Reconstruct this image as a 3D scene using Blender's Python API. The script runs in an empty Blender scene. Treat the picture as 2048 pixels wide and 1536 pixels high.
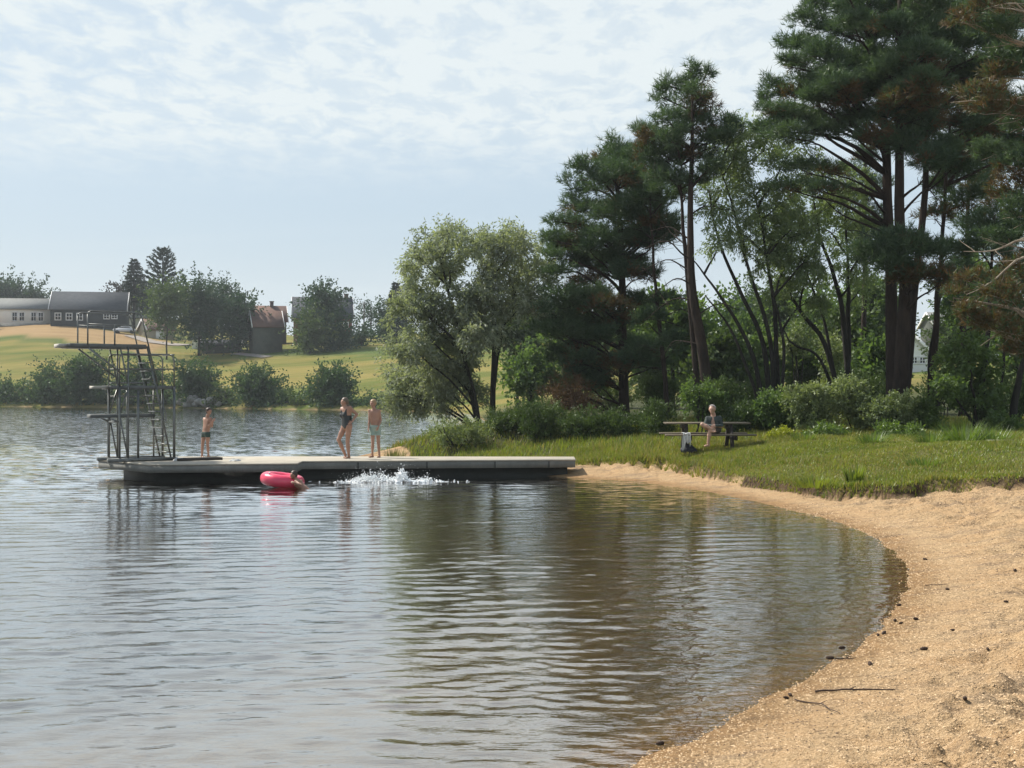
import bpy, math, random
import numpy as np
from mathutils import Vector

# ------------------------------------------------------------------ camera, sky, sun
F, HZ, CH = 2660.0, 780.0, 2.4          # focal length in photo pixels, horizon row, eye height over the water
sc = bpy.context.scene
cam_d = bpy.data.cameras.new("camera")
cam = bpy.data.objects.new("camera", cam_d)
sc.collection.objects.link(cam)
cam.location = (0, 0, CH)
cam.rotation_euler = (math.radians(90), 0, 0)
cam_d.sensor_width = 36.0
cam_d.lens = 36.0 * F / 2048.0
cam_d.shift_y = (HZ - 768.0) / 2048.0
cam_d.clip_start = 0.1
cam_d.clip_end = 3000
sc.camera = cam

SUN_EL, SUN_AZ = math.radians(47), math.radians(-58)   # azimuth from +Y (view direction), negative = left
sun_vec = Vector((math.sin(SUN_AZ) * math.cos(SUN_EL), math.cos(SUN_AZ) * math.cos(SUN_EL), math.sin(SUN_EL)))
sun_d = bpy.data.lights.new("sun", 'SUN')
sun_d.energy = 5.0
sun_d.angle = math.radians(0.6)
sun_d.color = (1.0, 0.94, 0.84)
sun = bpy.data.objects.new("sun", sun_d)
sun.rotation_euler = (-sun_vec).to_track_quat('-Z', 'Y').to_euler()
sc.collection.objects.link(sun)

world = bpy.data.worlds.new("World")
sc.world = world
world.use_nodes = True
def build_world():
    nt = world.node_tree; N = nt.nodes; L = nt.links
    N.clear()
    out = N.new('ShaderNodeOutputWorld'); bg = N.new('ShaderNodeBackground')
    L.new(bg.outputs[0], out.inputs[0])
    bg.inputs[1].default_value = 0.1
    sky = N.new('ShaderNodeTexSky'); sky.sky_type = 'NISHITA'; sky.sun_disc = False
    sky.sun_elevation = SUN_EL; sky.sun_rotation = SUN_AZ
    sky.air_density = 1.2; sky.dust_density = 2.0
    tc = N.new('ShaderNodeTexCoord')
    sep = N.new('ShaderNodeSeparateXYZ'); L.new(tc.outputs['Generated'], sep.inputs[0])
    def math_(op, a, b=None, clamp=False):
        m = N.new('ShaderNodeMath'); m.operation = op; m.use_clamp = clamp
        for i, v in enumerate((a, b)):
            if v is None: continue
            if hasattr(v, 'links'): L.new(v, m.inputs[i])
            else: m.inputs[i].default_value = v
        return m.outputs[0]
    z = math_('ADD', math_('MAXIMUM', sep.outputs[2], 0.0), 0.07)
    u = math_('DIVIDE', sep.outputs[0], z); v = math_('DIVIDE', sep.outputs[1], z)
    cmb = N.new('ShaderNodeCombineXYZ'); L.new(u, cmb.inputs[0]); L.new(v, cmb.inputs[1])
    def noise(scale, detail, rough, off, sx=1.0, dist=0.0, sy=1.0):
        mp = N.new('ShaderNodeMapping'); L.new(cmb.outputs[0], mp.inputs[0])
        mp.inputs['Location'].default_value = off; mp.inputs['Scale'].default_value = (sx, sy, 1)
        n = N.new('ShaderNodeTexNoise'); L.new(mp.outputs[0], n.inputs['Vector'])
        n.inputs['Scale'].default_value = scale; n.inputs['Detail'].default_value = detail
        n.inputs['Roughness'].default_value = rough; n.inputs['Distortion'].default_value = dist
        return n.outputs[0]
    def ramp(x, a, b):
        m = N.new('ShaderNodeMapRange'); m.interpolation_type = 'SMOOTHSTEP'; m.clamp = True
        L.new(x, m.inputs[0]); m.inputs[1].default_value = a; m.inputs[2].default_value = b
        return m.outputs[0]
    fine = ramp(noise(9.5, 7, 0.62, (3.1, 0.4, 0), 1.0, 0.35, 0.6), 0.36, 0.66)
    broad = ramp(noise(0.55, 3, 0.5, (0.7, 1.9, 0), 0.6), 0.35, 0.62)
    zone = ramp(sep.outputs[2], 0.135, 0.205)         # the broken high cloud starts above a clearer band
    veil = ramp(noise(0.5, 4, 0.55, (5.3, 2.2, 0), 0.5, 0.4), 0.32, 0.7)
    f1 = math_('MULTIPLY', math_('ADD', math_('MULTIPLY', fine, 0.75), math_('MULTIPLY', broad, 0.35)), zone)
    low = ramp(math_('MULTIPLY', sep.outputs[2], -1.0), -0.13, -0.02)
    f2 = math_('ADD', math_('MULTIPLY', veil, 0.30), math_('MULTIPLY', low, 0.25))
    high = ramp(sep.outputs[2], 0.34, 0.62)           # the veil is bright low over the lake; overhead it is clear blue
    fac = math_('MULTIPLY', math_('ADD', math_('ADD', f1, f2), 0.10, True), math_('SUBTRACT', 1.0, math_('MULTIPLY', high, 0.8)))
    mix = N.new('ShaderNodeMix'); mix.data_type = 'RGBA'
    L.new(fac, mix.inputs[0])
    # clear-air colour: the Nishita sky thinned with a white summer veil
    base = N.new('ShaderNodeMix'); base.data_type = 'RGBA'; L.new(math_('SUBTRACT', 0.72, math_('MULTIPLY', high, 0.5)), base.inputs[0])
    L.new(sky.outputs[0], base.inputs[6]); base.inputs[7].default_value = (4.55, 5.75, 6.95, 1)
    L.new(base.outputs[2], mix.inputs[6]); mix.inputs[7].default_value = (6.75, 7.35, 7.55, 1)
    L.new(mix.outputs[2], bg.inputs[0])
build_world()
sc.view_settings.view_transform = 'Standard'
sc.view_settings.look = 'None'
sc.view_settings.exposure = 0.28
sc.view_settings.gamma = 1.0
sc.render.engine = 'CYCLES'
sc.cycles.max_bounces = 6
sc.cycles.transparent_max_bounces = 8
sc.cycles.volume_bounces = 0
sc.cycles.caustics_reflective = False
sc.cycles.caustics_refractive = False
sc.cycles.use_denoising = True

# ------------------------------------------------------------------ helpers
COL = sc.collection
def W(px, py, D):                         # photo pixel at distance D -> world point
    return np.array([(px - 1024.0) * D / F, D, CH + (HZ - py) * D / F])

def rngs(seed): return np.random.default_rng(seed)

def unit(v):
    v = np.asarray(v, float)
    return v / np.maximum(np.linalg.norm(v, axis=-1, keepdims=True), 1e-9)

def world_loc(o):
    p = np.zeros(3)
    while o is not None:
        p = p + np.array(o.location); o = o.parent
    return p

class MB:
    """collects geometry for ONE mesh object"""
    def __init__(s): s.v = []; s.f = []; s.n = 0; s.m = []; s.attr = []
    def add(s, v, faces, mat=0, attr=0.0):
        v = np.asarray(v, float).reshape(-1, 3)
        for fa in (faces if isinstance(faces, list) else [faces]):
            fa = np.asarray(fa, np.int64)
            if fa.size == 0: continue
            s.f.append(fa + s.n); s.m.append(np.full(len(fa), mat, np.int32))
        s.v.append(v); s.n += len(v)
        s.attr.append(np.broadcast_to(np.asarray(attr, float), (len(v),)))
        return s
    def box(s, c, size, rot=None, mat=0):
        c = np.asarray(c, float); h = np.asarray(size, float) / 2
        v = np.array([[x, y, z] for x in (-1, 1) for y in (-1, 1) for z in (-1, 1)], float) * h
        if rot is not None: v = v @ np.asarray(rot, float).T
        return s.add(v + c, np.array([[0, 1, 3, 2], [4, 6, 7, 5], [0, 4, 5, 1], [2, 3, 7, 6], [0, 2, 6, 4], [1, 5, 7, 3]]), mat)
    def prism(s, poly, z0, z1, mat=0):      # poly: (n,2) counter-clockwise
        p = np.asarray(poly, float); n = len(p)
        v = np.vstack([np.c_[p, np.full(n, z0)], np.c_[p, np.full(n, z1)]])
        q = np.array([[i, (i + 1) % n, n + (i + 1) % n, n + i] for i in range(n)])
        s.add(v, [q, np.arange(n, 2 * n)[None], np.arange(n)[::-1][None]], mat)
        return s
    def tube(s, P, R, sides=8, mat=0, cap=True, attr=0.0):
        P = np.asarray(P, float); n = len(P)
        R = np.broadcast_to(np.asarray(R, float), (n,))
        T = unit(np.gradient(P, axis=0))
        up = np.array([0, 0, 1.0]) if abs(T[0, 2]) < 0.9 else np.array([1.0, 0, 0])
        a = np.zeros_like(P)
        u = up
        for i in range(n):
            u = u - T[i] * np.dot(u, T[i]); u = u / max(np.linalg.norm(u), 1e-9); a[i] = u
        b = np.cross(T, a)
        th = np.linspace(0, 2 * math.pi, sides, endpoint=False)
        v = P[:, None] + R[:, None, None] * (np.cos(th)[None, :, None] * a[:, None] + np.sin(th)[None, :, None] * b[:, None])
        i = np.arange(n - 1)[:, None] * sides; j = np.arange(sides)[None]; k = (j + 1) % sides
        q = np.stack([i + j, i + k, i + sides + k, i + sides + j], -1).reshape(-1, 4)
        fs = [q]
        if cap: fs += [np.arange(sides)[::-1][None], ((n - 1) * sides + np.arange(sides))[None]]
        return s.add(v.reshape(-1, 3), fs, mat, attr)
    def build(s, name, mats, parent=None, smooth=False, loc=None):
        me = bpy.data.meshes.new(name)
        v = np.vstack(s.v) if s.v else np.zeros((0, 3))
        if loc is not None: v = v - np.asarray(loc, float)
        cnt = np.concatenate([np.full(len(f), f.shape[1]) for f in s.f]) if s.f else np.zeros(0, int)
        loops = np.concatenate([f.ravel() for f in s.f]) if s.f else np.zeros(0, int)
        me.vertices.add(len(v)); me.vertices.foreach_set('co', v.astype(np.float32).ravel())
        me.loops.add(len(loops)); me.loops.foreach_set('vertex_index', loops.astype(np.int32))
        me.polygons.add(len(cnt))
        st = np.concatenate([[0], np.cumsum(cnt)[:-1]]) if len(cnt) else cnt
        me.polygons.foreach_set('loop_start', st.astype(np.int32))
        me.polygons.foreach_set('material_index', np.concatenate(s.m).astype(np.int32))
        if smooth: me.polygons.foreach_set('use_smooth', np.ones(len(cnt), bool))
        a = np.concatenate(s.attr)
        if np.any(a != 0):
            at = me.attributes.new('tint', 'FLOAT', 'POINT'); at.data.foreach_set('value', a.astype(np.float32))
        me.update(calc_edges=True)
        me.validate()
        for m in (mats if isinstance(mats, (list, tuple)) else [mats]): me.materials.append(m)
        o = bpy.data.objects.new(name, me)
        COL.objects.link(o)
        if parent is not None:
            o.parent = parent
            if loc is None: o.location = tuple(-world_loc(parent))      # parents are never rotated or scaled at build time
        if parent is None and loc is not None: o.location = loc
        return o

def thing(name, label, cat, loc=(0, 0, 0), group=None):
    o = bpy.data.objects.new(name, None); COL.objects.link(o)
    o.location = tuple(float(c) for c in loc); o.empty_display_size = 0.3
    o['label'] = label; o['category'] = cat
    if group: o['group'] = group
    return o
def tag(o, label, cat, group=None, kind=None):
    o['label'] = label; o['category'] = cat
    if group: o['group'] = group
    if kind: o['kind'] = kind
    return o

def _hash(ix, iy, seed):
    h = (ix.astype(np.int64) * 374761393 + iy.astype(np.int64) * 668265263 + seed * 974711) & 0xffffffff
    h = ((h ^ (h >> 13)) * 1274126177) & 0xffffffff
    return ((h ^ (h >> 16)) & 0xffff) / 65535.0
def vnoise(x, y, seed=0):
    x = np.asarray(x, float); y = np.asarray(y, float)
    ix = np.floor(x); iy = np.floor(y); fx = x - ix; fy = y - iy
    fx = fx * fx * (3 - 2 * fx); fy = fy * fy * (3 - 2 * fy)
    a = _hash(ix, iy, seed); b = _hash(ix + 1, iy, seed); c = _hash(ix, iy + 1, seed); d = _hash(ix + 1, iy + 1, seed)
    return (a * (1 - fx) + b * fx) * (1 - fy) + (c * (1 - fx) + d * fx) * fy
def fbm(x, y, seed=0, o=4):
    s = 0; a = 1; t = 0
    for i in range(o):
        s = s + a * vnoise(x * 2 ** i, y * 2 ** i, seed + i * 17); t += a; a *= 0.5
    return s / t
def sstep(x, a, b):
    t = np.clip((np.asarray(x, float) - a) / (b - a), 0, 1); return t * t * (3 - 2 * t)

# ------------------------------------------------------------------ materials
def newmat(name):
    m = bpy.data.materials.new(name); m.use_nodes = True
    nt = m.node_tree; nt.nodes.clear()
    return m, nt.nodes, nt.links
def nd(N, L, t, ins=(), **props):
    n = N.new(t)
    for k, v in props.items(): setattr(n, k, v)
    for k, v in dict(ins).items():
        if hasattr(v, 'links'): L.new(v, n.inputs[k])
        else: n.inputs[k].default_value = v
    return n
def mixc(N, L, fac, a, b, blend='MIX'):
    n = N.new('ShaderNodeMix'); n.data_type = 'RGBA'; n.blend_type = blend
    for i, v in ((0, fac), (6, a), (7, b)):
        if hasattr(v, 'links'): L.new(v, n.inputs[i])
        else: n.inputs[i].default_value = v if i == 0 else (*v, 1)
    return n.outputs[2]
def maprange(N, L, x, a, b, c=0.0, d=1.0):
    return nd(N, L, 'ShaderNodeMapRange', {0: x, 1: a, 2: b, 3: c, 4: d}, clamp=True).outputs[0]

def plain(name, c1, c2=None, rough=0.6, scale=6.0, bump=0.0, bscale=40.0, metal=0.0, stretch=(1, 1, 1), spec=0.5, coat=0.0):
    """colour with mottling + optional bump"""
    m, N, L = newmat(name)
    out = N.new('ShaderNodeOutputMaterial'); p = N.new('ShaderNodeBsdfPrincipled'); L.new(p.outputs[0], out.inputs[0])
    tc = N.new('ShaderNodeTexCoord')
    mp = nd(N, L, 'ShaderNodeMapping', {'Vector': tc.outputs['Object'], 'Scale': stretch})
    n = nd(N, L, 'ShaderNodeTexNoise', {'Vector': mp.outputs[0], 'Scale': scale, 'Detail': 6.0, 'Roughness': 0.65})
    f = maprange(N, L, n.outputs[0], 0.3, 0.7)
    L.new(mixc(N, L, f, c1, c2 or tuple(0.75 * c for c in c1)), p.inputs['Base Color'])
    p.inputs['Roughness'].default_value = rough; p.inputs['Metallic'].default_value = metal
    p.inputs['Specular IOR Level'].default_value = spec
    p.inputs['Coat Weight'].default_value = coat
    if bump:
        b = nd(N, L, 'ShaderNodeTexNoise', {'Vector': mp.outputs[0], 'Scale': bscale, 'Detail': 5.0})
        bp = nd(N, L, 'ShaderNodeBump', {'Height': b.outputs[0], 'Strength': bump, 'Distance': 0.05})
        L.new(bp.outputs[0], p.inputs['Normal'])
    return m

def foliage(name, c1, c2, dry=(0.13, 0.075, 0.035), trans=0.35, gloss=0.05, nscale=0.5, tmul=(1.5, 1.6, 0.7), grough=0.45):
    """leaf colour varies leaf by leaf and branch by branch; 'tint' marks dried foliage"""
    m, N, L = newmat(name)
    out = N.new('ShaderNodeOutputMaterial')
    geo = N.new('ShaderNodeNewGeometry'); tc = N.new('ShaderNodeTexCoord')
    n = nd(N, L, 'ShaderNodeTexNoise', {'Vector': tc.outputs['Object'], 'Scale': nscale, 'Detail': 3.0})
    s = nd(N, L, 'ShaderNodeMath', {0: geo.outputs['Random Per Island'], 1: 0.5}, operation='MULTIPLY')
    a = nd(N, L, 'ShaderNodeMath', {0: s.outputs[0], 1: maprange(N, L, n.outputs[0], 0.3, 0.7, 0.0, 0.5)}, operation='ADD')
    c = mixc(N, L, a.outputs[0], c1, c2)
    at = nd(N, L, 'ShaderNodeAttribute', attribute_name='tint')
    c = mixc(N, L, at.outputs['Fac'], c, dry)
    d = nd(N, L, 'ShaderNodeBsdfDiffuse', {0: c})
    tcol = mixc(N, L, 1.0, c, tmul, 'MULTIPLY')
    t = nd(N, L, 'ShaderNodeBsdfTranslucent', {0: tcol})
    mx = nd(N, L, 'ShaderNodeMixShader', {0: trans, 1: d.outputs[0], 2: t.outputs[0]})
    g = nd(N, L, 'ShaderNodeBsdfGlossy', {0: (0.9, 0.95, 0.9, 1), 'Roughness': grough})
    m2 = nd(N, L, 'ShaderNodeMixShader', {0: gloss, 1: mx.outputs[0], 2: g.outputs[0]})
    L.new(m2.outputs[0], out.inputs[0])
    return m

def bark(name, c1, c2, scale=5.0):
    return plain(name, c1, c2, rough=0.9, scale=scale, bump=0.9, bscale=14.0, stretch=(1, 1, 0.25), spec=0.2)

M = {}
M['pine_needles'] = foliage('pine needles', (0.033, 0.066, 0.040), (0.095, 0.145, 0.072), dry=(0.12, 0.065, 0.03), trans=0.30, gloss=0.03)
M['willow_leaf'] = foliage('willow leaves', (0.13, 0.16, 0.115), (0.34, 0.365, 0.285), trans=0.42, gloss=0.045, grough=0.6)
M['fan_leaf'] = foliage('narrow leaves of fan willows', (0.085, 0.13, 0.065), (0.25, 0.31, 0.16), trans=0.42, gloss=0.03, grough=0.6)  # less grey leaf tone for the two multi-stemmed willows
M['leaf'] = foliage('green leaves', (0.05, 0.095, 0.03), (0.135, 0.195, 0.065), trans=0.42, gloss=0.025, grough=0.6)
M['shrub_leaf'] = foliage('shrub leaves', (0.09, 0.13, 0.055), (0.26, 0.30, 0.135), trans=0.33, gloss=0.04, grough=0.6)
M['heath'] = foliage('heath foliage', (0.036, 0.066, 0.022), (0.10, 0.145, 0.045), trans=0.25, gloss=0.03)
M['fern'] = foliage('fern fronds', (0.07, 0.125, 0.025), (0.15, 0.21, 0.05), trans=0.4, gloss=0.04)
M['far_leaf'] = foliage('leaves of distant trees', (0.014, 0.04, 0.022), (0.042, 0.085, 0.04), trans=0.25, gloss=0.03, nscale=0.25)
M['far_bush'] = foliage('bushes across the lake', (0.026, 0.06, 0.03), (0.08, 0.13, 0.06), trans=0.28, gloss=0.02, nscale=0.4)
M['far_pale'] = foliage('pale leaves of distant tree', (0.04, 0.072, 0.024), (0.10, 0.14, 0.05), trans=0.3, gloss=0.03, nscale=0.25)
M['far_conifer'] = foliage('distant conifer needles', (0.012, 0.026, 0.02), (0.028, 0.048, 0.034), trans=0.15, gloss=0.02, nscale=0.25)
M['far_purple'] = foliage('dark purple leaves', (0.03, 0.025, 0.03), (0.06, 0.05, 0.05), trans=0.15, gloss=0.02, nscale=0.25)
M['grass'] = foliage('grass blades', (0.10, 0.155, 0.02), (0.27, 0.30, 0.05), dry=(0.30, 0.235, 0.10), trans=0.4, gloss=0.03, nscale=0.8, tmul=(1.3, 1.4, 0.6))
M['reed'] = foliage('reeds', (0.10, 0.12, 0.04), (0.2, 0.19, 0.08), trans=0.3, gloss=0.03)
M['pine_bark'] = bark('pine bark', (0.058, 0.042, 0.033), (0.02, 0.016, 0.014))
M['grey_bark'] = bark('grey bark', (0.045, 0.042, 0.036), (0.018, 0.017, 0.014))
M['pale_bark'] = bark('bleached branch bark', (0.42, 0.36, 0.28), (0.2, 0.16, 0.12))
M['fascia'] = plain('stained concrete edge darkened for shade', (0.25, 0.25, 0.225), (0.15, 0.155, 0.145), rough=0.9, scale=2.2, bump=0.3, bscale=30, stretch=(1, 1, 0.4))  # weathered, and darker than the deck to hold the front face's shade
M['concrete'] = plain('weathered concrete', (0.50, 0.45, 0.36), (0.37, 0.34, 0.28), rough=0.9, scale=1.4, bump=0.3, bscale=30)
M['dark_concrete'] = plain('dark concrete for joints and slab shade', (0.05, 0.055, 0.05), (0.025, 0.03, 0.028), rough=0.6, scale=2.0, bump=0.3)  # near-black tone holds the shade under the slab; joints share it
M['steel'] = plain('galvanised steel', (0.2, 0.21, 0.2), (0.12, 0.125, 0.12), rough=0.42, scale=8, metal=0.7)
M['board'] = plain('grey diving board', (0.16, 0.17, 0.165), (0.1, 0.105, 0.1), rough=0.7, scale=5)
M['pale_board'] = plain('pale board tip', (0.5, 0.48, 0.42), (0.38, 0.36, 0.32), rough=0.7, scale=5)
M['weathered_wood'] = plain('weathered wood', (0.2, 0.17, 0.12), (0.11, 0.09, 0.065), rough=0.85, scale=5, bump=0.4, stretch=(0.2, 4, 4))
M['dark_wood'] = plain('dark damp wood', (0.06, 0.05, 0.04), (0.035, 0.03, 0.025), rough=0.85, scale=5)
M['skin'] = plain('skin', (0.40, 0.225, 0.155), (0.33, 0.18, 0.12), rough=0.5, scale=9)
M['skin_fair'] = plain('fair skin', (0.50, 0.31, 0.23), (0.42, 0.245, 0.175), rough=0.5, scale=9)
M['hair_brown'] = plain('brown hair', (0.07, 0.045, 0.03), (0.04, 0.025, 0.018), rough=0.5, scale=30)
M['hair_dark_blond'] = plain('dark blond hair', (0.17, 0.125, 0.085), (0.09, 0.065, 0.045), rough=0.45, scale=30)
M['hair_blond'] = plain('blond hair', (0.4, 0.27, 0.14), (0.28, 0.18, 0.09), rough=0.5, scale=30)
M['hair_grey'] = plain('grey hair', (0.45, 0.42, 0.4), (0.32, 0.3, 0.28), rough=0.6, scale=30)
M['eye'] = plain('dark eyes', (0.02, 0.015, 0.012), rough=0.2)
M['black_suit'] = plain('black swimsuit', (0.012, 0.018, 0.02), (0.008, 0.012, 0.014), rough=0.45, scale=20)
M['green_trunks'] = plain('dark green trunks', (0.02, 0.055, 0.045), (0.012, 0.035, 0.03), rough=0.6, scale=20)
M['mint_shorts'] = plain('pale mint shorts', (0.36, 0.46, 0.40), (0.2, 0.3, 0.27), rough=0.75, scale=14)
M['dark_shirt'] = plain('dark green grey shirt', (0.045, 0.06, 0.055), (0.03, 0.04, 0.038), rough=0.85, scale=14)
M['grey_shorts'] = plain('dark grey shorts', (0.08, 0.065, 0.055), (0.05, 0.04, 0.035), rough=0.85, scale=14)
M['towel'] = plain('pale grey towel', (0.66, 0.66, 0.64), (0.42, 0.43, 0.43), rough=0.95, scale=9, bump=0.3)
M['pink_vinyl'] = plain('pink vinyl', (0.86, 0.055, 0.125), (0.82, 0.07, 0.15), rough=0.28, scale=3, coat=0.3)
M['foam'] = plain('white water foam', (0.9, 0.92, 0.93), (0.8, 0.84, 0.86), rough=0.3, scale=20)
M['white_paint'] = plain('white painted boards', (0.86, 0.86, 0.84), (0.8, 0.8, 0.79), rough=0.7, scale=1.5)
M['white_trim'] = plain('white trim', (0.82, 0.82, 0.82), (0.76, 0.76, 0.76), rough=0.6)
M['barn_wall'] = plain('dark grey blue boards', (0.045, 0.055, 0.062), (0.03, 0.038, 0.043), rough=0.8, scale=1.2, stretch=(6, 6, 0.5))
M['stone_base'] = plain('dark stone base', (0.055, 0.06, 0.058), (0.03, 0.033, 0.033), rough=0.9, scale=2)
M['slate'] = plain('grey slate roof', (0.10, 0.108, 0.118), (0.055, 0.06, 0.068), rough=1.0, scale=2.5, stretch=(0.5, 0.5, 5), spec=0.0)
M['pale_roof'] = plain('pale grey roof', (0.22, 0.225, 0.22), (0.17, 0.18, 0.175), rough=0.95, scale=1.5, stretch=(1, 1, 5), spec=0.1)
M['brown_roof'] = plain('brown tiled roof', (0.15, 0.085, 0.062), (0.10, 0.055, 0.042), rough=0.85, scale=1.5, stretch=(1, 1, 5))
M['red_wall'] = plain('red brown wall', (0.20, 0.06, 0.045), (0.15, 0.045, 0.035), rough=0.8, scale=1.5)
M['green_wall'] = plain('grey green wall', (0.10, 0.11, 0.09), (0.07, 0.08, 0.07), rough=0.85, scale=1.2)
M['cream_wall'] = plain('cream wall', (0.4, 0.37, 0.28), (0.33, 0.3, 0.23), rough=0.85, scale=1.2)
M['brick'] = plain('dark chimney brick', (0.12, 0.075, 0.06), (0.07, 0.045, 0.04), rough=0.9, scale=5)
M['pane'] = plain('window glass', (0.03, 0.035, 0.04), rough=0.08)
M['car_paint'] = plain('silver car paint', (0.55, 0.57, 0.6), (0.5, 0.52, 0.55), rough=0.3, coat=0.5)
M['rubber'] = plain('black rubber', (0.02, 0.02, 0.02), rough=0.8)
M['rock'] = plain('pale boulder', (0.34, 0.33, 0.30), (0.2, 0.2, 0.18), rough=0.9, scale=1.5, bump=0.5, bscale=5)
M['cone'] = plain('pine cone', (0.06, 0.035, 0.022), (0.03, 0.018, 0.012), rough=0.9, scale=30)
M['twig'] = plain('dark twig', (0.08, 0.05, 0.035), (0.04, 0.025, 0.018), rough=0.9, scale=20)
M['grit'] = foliage('coarse sand grains', (0.41, 0.27, 0.145), (0.72, 0.53, 0.33), dry=(0.13, 0.09, 0.06), trans=0.0, gloss=0.03, nscale=0.8)
M['asphalt'] = plain('pale gravel road', (0.33, 0.29, 0.25), (0.25, 0.22, 0.19), rough=0.95, scale=2)
M['bag'] = plain('dark blue bag', (0.03, 0.035, 0.045), (0.02, 0.022, 0.03), rough=0.8, scale=10)
# ------------------------------------------------------------------ lake outline and terrain
LAKE = np.array([(-60, -20), (-25, -4), (-12, 2.2), (-6, 4.2), (-3, 5.6), (-1, 7.0), (.2, 7.9), (.78, 8.44), (1.02, 8.87), (1.48, 9.46),
    (1.9, 10.2), (2.36, 10.9), (3.02, 12.05), (3.68, 13.3), (4.22, 14.7), (4.82, 16.2), (5.27, 17.7), (5.65, 19.6), (5.9, 21.5), (5.97, 23), (5.87, 24.7),
    (5.48, 27.4), (4.7, 31.1), (3.3, 34.9), (0.9, 37.1), (-.7, 40.2), (-2.5, 43.6), (-4.6, 45.2), (-5.6, 47), (-4.4, 50), (-3.2, 55), (-2, 62),
    (-1, 75), (-1.5, 95), (-3, 120), (-5, 138), (-11, 151), (-25, 162), (-41, 175), (-58, 184), (-74, 191), (-120, 214), (-200, 225),
    (-260, 200), (-260, -20)], float)

def sd_poly(x, y, poly, closed=True):
    """signed distance, negative inside"""
    x = np.asarray(x, float); y = np.asarray(y, float)
    sh = x.shape; x = x.ravel(); y = y.ravel()
    d2 = np.full(x.shape, 1e18); inside = np.zeros(x.shape, bool)
    n = len(poly)
    for i in range(n):
        ax, ay = poly[i]; bx, by = poly[(i + 1) % n]
        ex, ey = bx - ax, by - ay
        t = np.clip(((x - ax) * ex + (y - ay) * ey) / (ex * ex + ey * ey + 1e-12), 0, 1)
        d2 = np.minimum(d2, (x - ax - t * ex) ** 2 + (y - ay - t * ey) ** 2)
        c = ((ay > y) != (by > y))
        with np.errstate(divide='ignore', invalid='ignore'):
            xi = ax + (y - ay) * ex / (ey if ey != 0 else 1e-12)
        inside ^= c & (x < xi)
    d = np.sqrt(d2)
    return np.where(inside, -d, d).reshape(sh)

# the edge between beach sand and turf (world x, y), traced from the picture and closed far to the right
TURF = np.array([(-6.5, 48.3), (-4.4, 48.2), (-3.0, 44.8), (-0.8, 42.4), (0.6, 40.4), (2.1, 38.9), (4.2, 37.4), (5.0, 33.6), (5.7, 31.4), (6.3, 29.6), (6.8, 27.6), (7.7, 26.9),
    (9.0, 27.0), (10.5, 26.6), (13, 26.0), (18, 25.5), (40, 22), (700, 22), (700, 640), (-700, 640), (-700, 49), (-60, 49)], float)
_wob = lambda x, y: 0.5 * (fbm(x * 0.9, y * 0.9, 5, 3) - 0.5) * 2
def turf_sd(x, y):                       # negative on turf
    return sd_poly(x, y, TURF) + 0.55 * _wob(x, y)

def height(x, y, detail=True):
    x = np.asarray(x, float); y = np.asarray(y, float)
    sd = sd_poly(x, y, LAKE)
    ts = turf_sd(x, y)
    farw = sstep(y, 100, 140)
    penw = sstep(y, 44.5, 48.5) * (1 - farw)
    beach = np.minimum(0.085 * sd, 0.85) + 0.02 * np.minimum(sd, 6)
    beach = beach + 0.22 * sstep(-ts, -0.03, 0.10) * (1 - sstep(y, 36, 41)) + 0.04 * np.clip(-ts, 0, 9) * sstep(y, 20, 30)
    beach = np.where(sd > 0, np.minimum(beach, 0.95 + 0.01 * sd), beach)
    pen = 0.05 + 0.30 * np.clip(sd, 0, 3) + 0.12 * np.clip(sd - 3, 0, 3)
    pen = np.minimum(pen, 1.25 + 0.004 * sd)
    d = np.clip(sd, 0, None)
    far = 0.25 * sstep(d, 0, 1.5) + 0.165 * np.minimum(d, 58) + 0.085 * np.clip(d - 58, 0, 60) + 0.02 * np.clip(d - 118, 0, 300)
    far = far + 5.6 * sstep(-x, 50, 95) * sstep(d, 8, 48)
    far = far * (1 - 0.5 * sstep(x, 0, 40))
    land = beach * (1 - penw) * (1 - farw) + pen * penw + far * farw
    bed = -np.clip(-sd * 0.10 - 0.0, 0, None) - 0.06 * np.clip(-sd - 4, 0, 30)
    bed = np.maximum(bed, -3.2)
    z = np.where(sd > 0, land, bed)
    if detail:
        s = sstep(sd, 0.4, 2.0) * (ts > 0) * (y < 46)
        z = z + s * (1 + 0.8 * (1 - sstep(y, 9, 15))) * (0.16 * (fbm(x * 1.5, y * 1.5, 3, 3) - 0.5) + 0.14 * (fbm(x * 4.0, y * 4.0, 9, 3) - 0.5) + 0.05 * (vnoise(x * 9, y * 9, 19) - 0.5)) + (y < 40) * sstep(sd, -2.0, 0.2) * (1-s) * 0.014 * (fbm(x * 2.3, y * 2.3, 11, 2) - 0.5)
        # trodden hollows
        h = vnoise(x * 2.2 + 3, y * 2.2, 21); z = z - s * 0.05 * 1.3 * sstep(h, 0.66, 0.85)
        z = z + (ts < 0) * (sd > 0) * 0.10 * (fbm(x * 0.7, y * 0.7, 13, 3) - 0.5)
    return z
def hz1(x, y): return float(height(np.array([x]), np.array([y]))[0])
def ground_at(px, py):                   # pixel -> point on the terrain
    z = 0.3
    for _ in range(25):
        D = (CH - z) * F / max(py - HZ, 1.0)
        z = 0.5 * z + 0.5 * hz1((px - 1024) * D / F, D)
    return np.array([(px - 1024) * D / F, D, z])

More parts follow.
